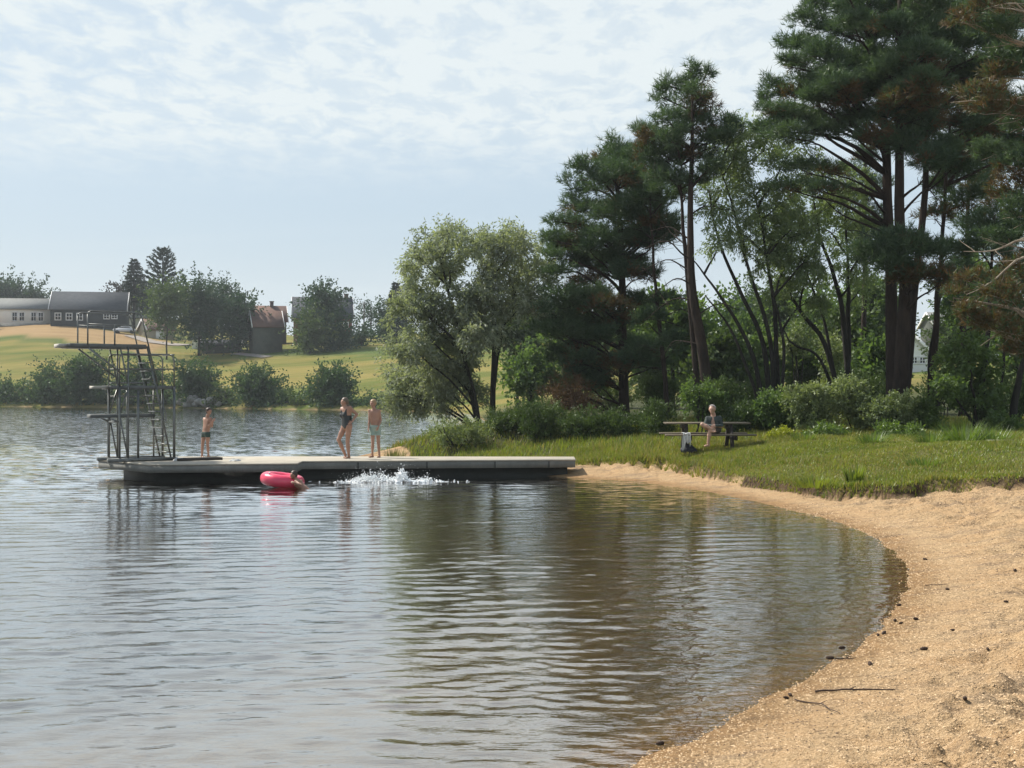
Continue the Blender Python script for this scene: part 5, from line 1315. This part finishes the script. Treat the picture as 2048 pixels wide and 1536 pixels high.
# ------------------------------------------------------------------ people: one smooth skin each, from tapered bones
def sdf_grid(prims, h, pad=0.05, planes=None):
    lo = np.min([np.minimum(p[0] - p[2], p[1] - p[3]) for p in prims], 0) - pad; hi = np.max([np.maximum(p[0] + p[2], p[1] + p[3]) for p in prims], 0) + pad
    n = np.ceil((hi - lo) / h).astype(int) + 1
    ax = [lo[i] + h * np.arange(n[i]) for i in range(3)]
    G = np.full(tuple(n), 0.3)
    for a, b, ra, rb, k in prims:
        m = max(ra, rb) + k + 0.03
        i0 = np.maximum(((np.minimum(a, b) - m - lo) / h).astype(int), 0); i1 = np.minimum(((np.maximum(a, b) + m - lo) / h).astype(int) + 2, n)
        X, Y, Z = np.meshgrid(*[ax[i][i0[i]:i1[i]] for i in range(3)], indexing='ij', sparse=True)
        d = b - a; L2 = float(d @ d) + 1e-12
        t = np.clip(((X - a[0]) * d[0] + (Y - a[1]) * d[1] + (Z - a[2]) * d[2]) / L2, 0, 1)
        q = np.sqrt((X - a[0] - t * d[0]) ** 2 + (Y - a[1] - t * d[1]) ** 2 + (Z - a[2] - t * d[2]) ** 2) - (ra + (rb - ra) * t)
        S = G[i0[0]:i1[0], i0[1]:i1[1], i0[2]:i1[2]]
        hh = np.maximum(k - np.abs(S - q), 0) / k
        G[i0[0]:i1[0], i0[1]:i1[1], i0[2]:i1[2]] = np.minimum(S, q) - hh * hh * k * 0.25
    if planes is not None:
        X, Y, Z = np.meshgrid(*ax, indexing='ij', sparse=True)
        G = np.maximum(G, planes(X, Y, Z))
    return G, lo, h

def surface_nets(G, lo, h):
    s = G < 0
    c = [s[i:G.shape[0] - 1 + i, j:G.shape[1] - 1 + j, k:G.shape[2] - 1 + k] for i in (0, 1) for j in (0, 1) for k in (0, 1)]
    cnt = sum(x.astype(np.int8) for x in c); act = (cnt > 0) & (cnt < 8)
    idx = np.full(act.shape, -1); I = np.argwhere(act); idx[act] = np.arange(len(I))
    acc = np.zeros((len(I), 3)); num = np.zeros(len(I))
    g = lambda o: G[I[:, 0] + o[0], I[:, 1] + o[1], I[:, 2] + o[2]]
    cor = [(i, j, k) for i in (0, 1) for j in (0, 1) for k in (0, 1)]
    for a in cor:
        for d in range(3):
            if a[d] == 0:
                b = list(a); b[d] = 1; va, vb = g(a), g(b); x = (va < 0) != (vb < 0)
                t = np.where(x, va / np.where(x, va - vb, 1), 0); p = np.array(a, float)[None].repeat(len(I), 0); p[:, d] = t
                acc[x] += p[x]; num[x] += 1
    V = lo + h * (I + acc / num[:, None])
    Q = []
    for d in range(3):
        e0 = [slice(1, -1)] * 3
        A = s[tuple(slice(0, -1) if i == d else slice(None) for i in range(3))]; B = s[tuple(slice(1, None) if i == d else slice(None) for i in range(3))]
        E = np.argwhere(A != B); u, v = (d + 1) % 3, (d + 2) % 3
        ok = (E[:, u] > 0) & (E[:, v] > 0) & (E[:, u] < act.shape[u]) & (E[:, v] < act.shape[v]); E = E[ok]
        def gi(du, dv):
            F_ = E.copy(); F_[:, u] -= du; F_[:, v] -= dv; return idx[F_[:, 0], F_[:, 1], F_[:, 2]]
        q = np.stack([gi(1, 1), gi(0, 1), gi(0, 0), gi(1, 0)], -1)
        fl = ~A[E[:, 0], E[:, 1], E[:, 2]]; q[fl] = q[fl][:, ::-1]
        Q.append(q[(q >= 0).all(1)])
    return V, np.vstack(Q)
def sdf_mesh(name, prims, mat, parent=None, h=0.009, planes=None, loc=None):
    G, lo, h = sdf_grid(prims, h, planes=planes); V, Q = surface_nets(G, lo, h)
    m = MB(); m.add(V, Q); return m.build(name, mat if not isinstance(mat, str) else M[mat], parent, smooth=True, loc=loc)

def limb_(a, b, ra, rb, k=0.02): return (np.asarray(a, float), np.asarray(b, float), ra, rb, k)
def hand(w, d, palm_n, S, curl=0.5, thumb=1):
    """palm and five fingers from the wrist w along d; fingers bend towards palm_n"""
    d = unit(d); nrm = unit(palm_n - d * np.dot(palm_n, d)); s = np.cross(d, nrm) * thumb
    out = [limb_(w, w + d * 0.02 * S, .021 * S, .024 * S, .015)]
    for i, (o, l) in enumerate(((.026, .072), (.009, .082), (-.008, .076), (-.025, .060))):
        k0 = w + d * .075 * S + s * o * S
        out.append(limb_(w + d * .02 * S + s * o * .5 * S, k0, .014 * S, .012 * S, .012))
        c = curl * (0.9 + 0.12 * i)
        d1 = unit(d * math.cos(c) + nrm * math.sin(c)); d2 = unit(d * math.cos(2.1 * c) + nrm * math.sin(2.1 * c))
        k1 = k0 + d1 * l * .5 * S; k2 = k1 + d2 * l * .5 * S
        out += [limb_(k0, k1, .0095 * S, .0085 * S, .004), limb_(k1, k2, .0085 * S, .0068 * S, .004)]
    t0 = w + d * .02 * S + s * .018 * S; t1 = t0 + unit(s * .8 + d * .6 + nrm * .3) * .045 * S; t2 = t1 + unit(d * .8 + s * .3 + nrm * .4) * .034 * S
    out += [limb_(t0, t1, .014 * S, .011 * S, .008), limb_(t1, t2, .011 * S, .008 * S, .004)]
    return out

def person(label, D, J, S, skin='skin', face=(-1, 0, 0), build=1.0, hair=None, hair_mat='hair_brown', clothes=(), bust=0.0, h=0.009, z_feet=None, male=True, curl=0.5, hair_extra=()):
    """J: joints as (px, py, depth offset); S: size relative to a 1.7 m adult"""
    Jw = {k: W(v[0], v[1], D + (v[2] if len(v) > 2 else 0)) for k, v in J.items()}
    if z_feet is not None:
        dz = z_feet - min(Jw[k][2] for k in ('toe_l', 'toe_r')) + 0.018 * S
        for k in Jw: Jw[k][2] += dz
    B = build * S
    hd = Jw['head']; nk = Jw['neck']; f = unit(np.array(face, float)); sd_ = unit(np.cross(f, [0, 0, 1.0])); up = np.array([0, 0, 1.0])
    shl, shr, hl, hr = Jw['sh_l'], Jw['sh_r'], Jw['hip_l'], Jw['hip_r']
    ms, mh = (shl + shr) / 2, (hl + hr) / 2
    wl = {}; torso = []
    for a, b in ((shl, hl), (shr, hr)):
        ca = ms + (a - ms) * 0.52 - up * 0.075 * S; cb = mh + (b - mh) * 0.62 + up * 0.02 * S; cw = (ca * 0.42 + cb * 0.58); cw = cw + (((ms + mh) / 2) - cw) * 0.18
        torso += [limb_(ca, cw, .098 * B, .084 * B, .05 * S), limb_(cw, cb, .084 * B, (.094 if male else .102) * B, .05 * S)]
        torso += [limb_(a, ms + (a - ms) * .4 - up * .02 * S, .052 * B, .062 * B, .04 * S)]
    torso += [limb_(ms - up * .06 * S, mh, .095 * B, .09 * B, .05 * S)]
    if bust:
        cf = unit(np.array([f[0], f[1], 0])); lat = unit(shr - shl)
        for s in (-1, 1): torso.append(limb_(ms - up * .19 * S + cf * .075 * S + lat * s * .065 * S, ms - up * .20 * S + cf * .095 * S + lat * s * .06 * S, bust * S, bust * .8 * S, .04 * S))
    legs = []
    for s in 'lr':
        hp, kn, an, to = Jw['hip_' + s], Jw['knee_' + s], Jw['ank_' + s], Jw['toe_' + s]
        legs += [limb_(hp, hp * .5 + kn * .5, .086 * B, .070 * B, .045 * S), limb_(hp * .5 + kn * .5, kn, .070 * B, .052 * B, .03 * S),
                 limb_(kn, kn * .62 + an * .38, .050 * B, .054 * B, .02 * S), limb_(kn * .62 + an * .38, an, .054 * B, .034 * B, .02 * S)]
    feet = []
    for s in 'lr':
        an, to = Jw['ank_' + s], Jw['toe_' + s]
        fd = to - an; fd[2] = 0; fd = unit(fd) if np.linalg.norm(fd) > 1e-3 else f
        heel = an - fd * .025 * S; heel[2] = to[2] + .012 * S if an[2] - to[2] < .2 * S else an[2] - .03 * S
        feet += [limb_(an, heel, .034 * S, .032 * S, .02), limb_(heel, to - fd * .05 * S, .030 * S, .030 * S, .03), limb_(to - fd * .06 * S, to, .034 * S, .020 * S, .02)]
        lat = unit(np.cross(fd, up))
        for i in range(5): feet.append(limb_(to - fd * .015 * S + lat * (i - 2) * .015 * S, to + fd * (.018 - .006 * abs(i - 1)) * S + lat * (i - 2) * .016 * S, .010 * S, .009 * S, .006))
    arms = []; hands = []
    for s in 'lr':
        sh, el, wr = Jw['sh_' + s], Jw['el_' + s], Jw['wr_' + s]
        arms += [limb_(sh, el, .047 * B, .037 * B, .03 * S), limb_(el, el * .65 + wr * .35, .037 * B, .036 * B, .015), limb_(el * .65 + wr * .35, wr, .036 * B, .024 * B, .015)]
        hdn = Jw.get('hand_' + s); d = (hdn - wr) if hdn is not None else (wr - el)
        hands += hand(wr, d, unit(mh - wr + f * .05), S, curl, 1 if s == 'l' else -1)
    headp = [limb_(hd + up * .025 * S - f * .012 * S, hd + up * .01 * S + f * .012 * S, .088 * S, .082 * S, .03), limb_(hd - up * .03 * S + f * .03 * S, hd - up * .078 * S + f * .05 * S, .066 * S, .040 * S, .03),
             limb_(hd + up * .0 * S + f * .09 * S, hd - up * .028 * S + f * .108 * S, .010 * S, .014 * S, .012), limb_(hd + up * .022 * S + f * .078 * S - sd_ * .035 * S, hd + up * .022 * S + f * .078 * S + sd_ * .035 * S, .014 * S, .014 * S, .02),
             limb_(hd - up * .055 * S + f * .086 * S - sd_ * .02 * S, hd - up * .055 * S + f * .086 * S + sd_ * .02 * S, .009 * S, .009 * S, .008)]
    for s in (-1, 1): headp.append(limb_(hd + sd_ * s * .083 * S + up * .012 * S, hd + sd_ * s * .088 * S - up * .022 * S, .018 * S, .013 * S, .01))
    neckp = [limb_(hd - up * .05 * S - f * .015 * S, nk, .052 * B, .055 * B, .03 * S), limb_(nk, ms, .056 * B, .075 * B, .04 * S)]
    base = mh.copy(); base[2] = min(Jw['toe_l'][2], Jw['toe_r'][2])
    root = thing('person', label, 'person', base)
    parts = dict(torso=torso, legs=legs, feet=feet, arms=arms, hands=hands, head=headp, neck=neckp)
    sdf_mesh('body', torso + legs + feet + neckp + headp + arms + hands, skin, root, h=h)
    eb = MB()
    for s in (-1, 1):
        c = hd + up * .006 * S + f * .083 * S + sd_ * s * .032 * S
        eb.tube(np.array([c - f * .006, c + f * .006 * S]), [.011 * S, .006 * S], 8)
    eb.build('eyes', M['eye'], root)
    infl = lambda ps, g: [(a, b, ra + g, rb + g, k) for a, b, ra, rb, k in ps]
    if hair is not None:
        hp = infl(headp[:1], .013 * S) + [limb_(hd + up * .03 * S - f * .02 * S, hd - up * .02 * S - f * .045 * S, .092 * S, .080 * S, .03)] + [limb_(*e) for e in hair_extra]
        cut = lambda X, Y, Z: np.maximum(((X - hd[0]) * f[0] + (Y - hd[1]) * f[1]) * 0.85 - (Z - hd[2]) * 0.75 - hair * S, -1.0) if not hair_extra else \
            np.maximum(((X - hd[0]) * f[0] + (Y - hd[1]) * f[1]) * 0.85 - (Z - hd[2]) * 0.75 * (Z > hd[2] - .06) - (hair + 0.0) * S, -1.0)
        sdf_mesh('hair', hp, hair_mat, root, h=h * 0.9, planes=cut)
    for nm, mat, keys, g, cutf, extra in clothes:
        ps = sum([infl(parts[k], g) for k in keys], []) + [limb_(*e) for e in extra]
        sdf_mesh(nm, ps, mat, root, h=h, planes=(lambda X, Y, Z: cutf(X, Y, Z, Jw, S)))
    return Jw, parts

def zj(sx, sy, k, x, y, dz=0.0): return (sx + x / k, sy + y / k, dz)
def below(zh): return lambda X, Y, Z, J, S: Z - zh + 0 * X + 0 * Y

# boy in dark green trunks
q = lambda x, y, d=0.0: zj(380, 780, 10.24, x, y, d)
def trunks_cut(top, bot):
    return lambda X, Y, Z, J, S: np.maximum(Z - ((J['hip_l'][2] + J['hip_r'][2]) / 2 + top * S), ((J['hip_l'][2] + J['hip_r'][2]) / 2 - bot * S) - Z) + 0 * X + 0 * Y
person('boy in dark green swim trunks standing by the diving tower, hands held at his chest', 37.7,
       dict(head=q(388, 432), neck=q(360, 530), sh_l=q(290, 590, .12), sh_r=q(425, 585, -.06), hip_l=q(285, 900, .05), hip_r=q(365, 900, -.05), knee_l=q(255, 1130, .05), knee_r=q(362, 1120, -.04),
            ank_l=q(247, 1335, .05), ank_r=q(378, 1335, -.04), toe_l=q(275, 1378, -.05), toe_r=q(425, 1372, -.06), el_l=q(400, 735, -.10), el_r=q(448, 745, -.12), wr_l=q(462, 630, -.12), wr_r=q(470, 640, -.2), hand_l=q(500, 560, -.14), hand_r=q(505, 570, -.2)),
       0.80, face=(0.8, -0.6, -0.05), build=0.93, hair=0.025, hair_mat='hair_brown', z_feet=DK,
       clothes=[('swim_trunks', 'green_trunks', ('torso', 'legs'), .010, trunks_cut(.075, .115), ())])

# woman in a black swimsuit, hand on her hip
q = lambda x, y, d=0.0: zj(650, 780, 10.24, x, y, d)
def suit_cut(X, Y, Z, J, S):
    ms = (J['sh_l'] + J['sh_r']) / 2; mh = (J['hip_l'] + J['hip_r']) / 2
    leg = (mh[2] - 0.115 * S + 0.95 * np.abs(X - (mh[0] + .01) - 0.0)) - Z               # high-cut legs
    lat = unit((J['sh_r'] - J['sh_l']) * [1, 1, 0]); a = np.abs((X - ms[0]) * lat[0] + (Y - ms[1]) * lat[1])
    neckl = Z - (ms[2] - 0.105 * S + 1.3 * np.maximum(a - 0.045 * S, 0) ** 1.0)                # scooped neckline with straps
    side = a - 0.125 * S
    return np.maximum(np.maximum(leg * 0.7, np.minimum(neckl * .6, .2)), np.where(Z > ms[2] - .20 * S, side, -1) + 0 * X)
person('woman in a black swimsuit with one hand on her hip, standing on the jetty', 37.35,
       dict(head=q(398, 252), neck=q(420, 355), sh_l=q(352, 395, .10), sh_r=q(512, 378, -.10), hip_l=q(400, 765, .07), hip_r=q(492, 760, -.07), knee_l=q(278, 1030, .0), knee_r=q(462, 1060, -.05),
            ank_l=q(415, 1335, .12), ank_r=q(487, 1345, -.03), toe_l=q(395, 1398, -.06), toe_r=q(420, 1405, -.18), el_l=q(372, 540, .28), el_r=q(652, 510, -.02), wr_l=q(420, 660, .2), wr_r=q(556, 655, -.12), hand_l=q(440, 690, .12), hand_r=q(510, 690, -.18)),
       0.97, skin='skin', face=(-0.9, -0.42, -0.12), build=1.08, hair=0.005, hair_mat='hair_dark_blond', z_feet=DK, male=False, bust=0.072, curl=0.35,
       hair_extra=[(W(*q(415, 260)[:2], 37.40), W(*q(452, 320)[:2], 37.38), .075, .055, .03), (W(*q(450, 310)[:2], 37.38), W(*q(470, 365)[:2], 37.30), .055, .035, .03)],
       clothes=[('swimsuit', 'black_suit', ('torso',), .008, suit_cut, ())])

# blond boy in pale shorts
def shorts_cut(X, Y, Z, J, S): return trunks_cut(.085, .235)(X, Y, Z, J, S)
person('blond boy in pale mint swim shorts standing beside the woman, arms hanging', 37.85,
       dict(head=q(983, 285), neck=q(1000, 385), sh_l=q(915, 440, .02), sh_r=q(1105, 440, .0), hip_l=q(975, 790, .0), hip_r=q(1085, 790, .0), knee_l=q(978, 1090, -.03), knee_r=q(1092, 1085, .02),
            ank_l=q(968, 1330, .02), ank_r=q(1112, 1335, .02), toe_l=q(905, 1384, -.10), toe_r=q(1080, 1390, -.16), el_l=q(908, 635, .02), el_r=q(1142, 630, .04), wr_l=q(893, 800, -.06), wr_r=q(1092, 775, -.17), hand_l=q(875, 880, -.08), hand_r=q(1066, 840, -.2)),
       0.90, face=(-0.55, -0.83, -0.1), build=0.92, hair=0.02, hair_mat='hair_blond', z_feet=DK, curl=0.6,
       clothes=[('swim_shorts', 'mint_shorts', ('torso', 'legs'), .017, shorts_cut, ())])

# man on the bench, legs crossed
q = lambda x, y, d=0.0: zj(1280, 760, 6.827, x, y, d)
cxp, Dp, gp, zsp, ztp = PIC
def shirt_cut(X, Y, Z, J, S):
    ms = (J['sh_l'] + J['sh_r']) / 2; mh = (J['hip_l'] + J['hip_r']) / 2
    openf = np.minimum(0.05 - np.abs(X - ms[0] + 0.03) - 0.25 * np.maximum(Z - ms[2] + .1, 0), (ms[1] - 0.02) - Y)     # open down the front
    return np.maximum(np.maximum(Z - (ms[2] + .085 * S), (mh[2] - .04) - Z), np.minimum(openf + 0 * Z, .2))
def sleeve_cut(X, Y, Z, J, S):
    e = np.minimum(J['el_l'][2], J['el_r'][2]); return (e - .0) - Z + 0 * X + 0 * Y
def mshorts_cut(X, Y, Z, J, S):
    mh = (J['hip_l'] + J['hip_r']) / 2
    return np.maximum(Z - (mh[2] + .09), np.sqrt((X - mh[0]) ** 2 + (Y - mh[1]) ** 2 + (Z - mh[2]) ** 2) - .30)
Jm, _ = person('grey-haired man in dark shirt sitting cross-legged on the picnic bench', 37.5,
       dict(head=q(985, 400, .0), neck=q(1000, 470, .05), sh_l=q(922, 528, .05), sh_r=q(1084, 524, .05), hip_l=q(960, 672, .05), hip_r=q(1060, 675, .05), knee_l=q(850, 608, -.40), knee_r=q(955, 690, -.42),
            ank_l=q(985, 672, -.48), ank_r=q(930, 860, -.42), toe_l=q(1030, 705, -.55), toe_r=q(885, 900, -.52), el_l=q(888, 625, -.10), el_r=q(1118, 635, -.05), wr_l=q(985, 625, -.32), wr_r=q(1030, 628, -.34), hand_l=q(1020, 632, -.38), hand_r=q(990, 632, -.4)),
       1.0, skin='skin_fair', face=(-0.45, -0.86, -0.25), build=1.06, hair=-0.035, hair_mat='hair_grey', h=0.010, curl=0.7,
       clothes=[('shirt', 'dark_shirt', ('torso',), .020, shirt_cut, ()), ('sleeves', 'dark_shirt', ('arms',), .016, sleeve_cut, ()), ('shorts', 'grey_shorts', ('torso', 'legs'), .018, mshorts_cut, ())])

# child leaning on the swim ring: head, shoulders and one arm above the water
q = lambda x, y, d=0.0: zj(500, 920, 5.12, x, y, d)
person('child with short dark hair leaning on the pink swim ring in the water', 32.2,
       dict(head=q(447, 150), neck=q(474, 200, .02), sh_l=q(470, 222, -.14), sh_r=q(520, 218, .16), hip_l=q(600, 340, -.08), hip_r=q(610, 340, .12), knee_l=q(710, 400, -.08), knee_r=q(720, 400, .12), ank_l=q(810, 420, -.08), ank_r=q(820, 420, .12),
            toe_l=q(850, 420, -.08), toe_r=q(860, 420, .12), el_l=q(525, 258, -.32), el_r=q(470, 205, .40), wr_l=q(455, 232, -.30), wr_r=q(400, 180, .42), hand_l=q(425, 222, -.28), hand_r=q(370, 175, .42)),
       0.80, face=(-0.8, -0.55, -0.1), build=0.95, hair=0.02, hair_mat='hair_brown', h=0.008)

# splash where someone has just gone under
def build_splash():
    r = rngs(61); D = 34.75; prims = []; c0 = W(790, 0, D)[0]
    def mound(px, w, hgt, n, s0, s1):
        x0 = W(px, 0, D)[0]
        for _ in range(n):
            x = r.normal(0, w); y = r.normal(0, 0.16); e = math.exp(-(x / (w * 1.3)) ** 2)
            z = abs(r.normal(0, 0.5)) * hgt * e; rr_ = r.uniform(s0, s1) * (1 - 0.45 * min(1, z / hgt))
            p = np.array([x0 + x, D + y, z - 0.01]); prims.append((p, p + r.normal(0, .02, 3), rr_, rr_ * .8, 0.012))
    mound(752, .30, .32, 420, .008, .028); mound(728, .22, .22, 150, .008, .026); mound(803, .13, .38, 300, .010, .034); mound(852, .16, .2, 160, .008, .026); mound(790, .72, .06, 420, .008, .03)
    root = thing('water_splash', 'white splash of churned water in front of the jetty', 'splash', (c0, D, 0)); root['kind'] = 'stuff'
    sdf_mesh('churned_water', prims, 'foam', root, h=0.010)
    mb = MB(); ov = np.array([(1, 0, 0), (-1, 0, 0), (0, 1, 0), (0, -1, 0), (0, 0, 1), (0, 0, -1)], float)
    of = np.array([(0, 2, 4), (2, 1, 4), (1, 3, 4), (3, 0, 4), (2, 0, 5), (1, 2, 5), (3, 1, 5), (0, 3, 5)])
    for _ in range(900):
        k = r.choice(4, p=[.45, .25, .2, .1]); px, w, hh = [(752, .36, .34), (725, .24, .22), (806, .22, .42), (850, .25, .28)][k]
        p = np.array([W(px, 0, D)[0] + r.normal(0, w), D + r.normal(0, .22), 0.02 + abs(r.normal(0, .45)) * hh]); mb.add(p + ov * r.uniform(.003, .008) * r.uniform(.7, 1.4, 3), of)
    o = mb.build('droplets', M['foam'], root, smooth=True); o['kind'] = 'stuff'
build_splash()

# ------------------------------------------------------------------ small things on the sand
G_CONE = 'dark pine cones scattered along the waterline'
def make_cone():
    m = MB(); n = 9; v = []; z = np.linspace(-1, 1, n); rad = np.sqrt(np.clip(1 - z ** 2, 0, 1)) * (0.75 - 0.12 * z)
    m2 = MB(); P = np.stack([z * 0.045, 0 * z, 0 * z], -1); m.tube(P, np.maximum(rad * 0.026, .002) * (1 + 0.22 * (np.arange(n) % 2)), 9)
    return m
CONES = [(1798, 1212), (1790, 1243), (1768, 1268), (1756, 1272), (1802, 1248), (1684, 1298), (1832, 1240), (1848, 1300), (1905, 1262), (2012, 1205), (1740, 1330), (1660, 1318), (1975, 1300), (1895, 1180), (1580, 1392), (1572, 1398), (2030, 1142), (1930, 1400), (1850, 1120), (1320, 1400 + 90)]
first = None
r = rngs(90)
for i, (px, py) in enumerate(CONES):
    p = ground_at(px, py)
    if first is None:
        first = make_cone().build('pine_cone', M['cone'], loc=(0, 0, 0)); tag(first, 'small dark pine cone lying on the sand by the waterline', 'pine cone', G_CONE); o = first
    else:
        o = first.copy(); COL.objects.link(o)
    o.location = (p[0], p[1], p[2] + 0.012); o.rotation_euler = (r.uniform(-.3, .3), r.uniform(-.3, .3), r.uniform(0, 6.28)); k = r.uniform(.5, .85); o.scale = (k, k, k)
def stick(label, pts, r0, seed):
    r_ = rngs(seed); P = np.array([ground_at(px, py) for px, py in pts]); P[:, 2] += 0.012
    P = wiggle(curve(P, 16), 0.008, r_); P[:, 2] = np.maximum(P[:, 2], height(P[:, 0], P[:, 1]) + 0.004)
    m = MB(); m.tube(P, np.linspace(r0, r0 * .5, len(P)), 6)
    s = P[len(P) // 2]; m.tube(np.array([s, s + [0.06, 0.04, 0.012]]), [r0 * .6, r0 * .3], 5)
    tag(m.build('stick', M['twig'], smooth=True, loc=P[0]), label, 'stick')
stick('longest dark stick lying on the sand near the waterline', [(1630, 1386), (1700, 1382), (1790, 1382)], .009, 1)
stick('short dark stick at the edge of the water', [(1670, 1321), (1712, 1319)], .008, 2)
stick('thin bent stick half buried below the longest stick', [(1590, 1402), (1640, 1412), (1680, 1430)], .006, 3)
stick('short thin stick on the open sand at the right', [(1850, 1172), (1895, 1170)], .006, 4)

def build_grit():
    r = rngs(95); n = 60000
    # denser close to the viewer, thinning out along the beach
    y = 6.5 + 21 * r.uniform(0, 1, n * 3) ** 1.5; x = r.uniform(-3, 0.42, n * 3) * 1.0; x = -1 + r.uniform(0, 1, n * 3) * (0.40 * y + 2)
    sd = sd_poly(x, y, LAKE); ts = turf_sd(x, y); k = (sd > -0.12) & (ts > 0.1); x, y, sd = x[k][:n], y[k][:n], sd[k][:n]
    z = height(x, y); n = len(x); s = r.uniform(0.0035, 0.011, n) * (0.7 + y * 0.025)
    ov = np.array([(1, 0, 0), (-.6, .8, 0), (-.6, -.8, 0), (0, 0, .8)]); a = r.uniform(0, 6.28, n); c, si = np.cos(a), np.sin(a)
    V = np.stack([x[:, None] + s[:, None] * (c[:, None] * ov[:, 0] * 1.5 - si[:, None] * ov[:, 1]), y[:, None] + s[:, None] * (si[:, None] * ov[:, 0] * 1.5 + c[:, None] * ov[:, 1]), z[:, None] + s[:, None] * ov[:, 2] * r.uniform(.5, 1.2, (n, 1)) - .001], -1)
    V += r.normal(0, 1, V.shape) * s[:, None, None] * .25
    b = np.arange(n)[:, None] * 4; f = np.concatenate([b + np.array([0, 1, 3]), b + np.array([1, 2, 3]), b + np.array([2, 0, 3])])
    dark = (r.uniform(size=n) < 0.07).astype(float)
    m = MB(); m.add(V.reshape(-1, 3), f, 0, np.repeat(dark, 4))
    tag(m.build('coarse_sand', M['grit']), 'coarse ochre grit and bark chips on the beach', 'sand', kind='stuff')
build_grit()
# ------------------------------------------------------------------ air
def build_haze():
    mb = MB(); mb.box((0, 300, 23), (1400, 760, 54))
    m, N, L = newmat('summer haze')
    out = N.new('ShaderNodeOutputMaterial')
    v = nd(N, L, 'ShaderNodeVolumePrincipled', {'Color': (0.86, 0.93, 1.0, 1), 'Density': 0.00028, 'Anisotropy': 0.3})
    L.new(v.outputs[0], out.inputs['Volume'])
    o = mb.build('haze', m)
    tag(o, 'thin pale summer haze over the lake', 'haze', kind='stuff')
build_haze()
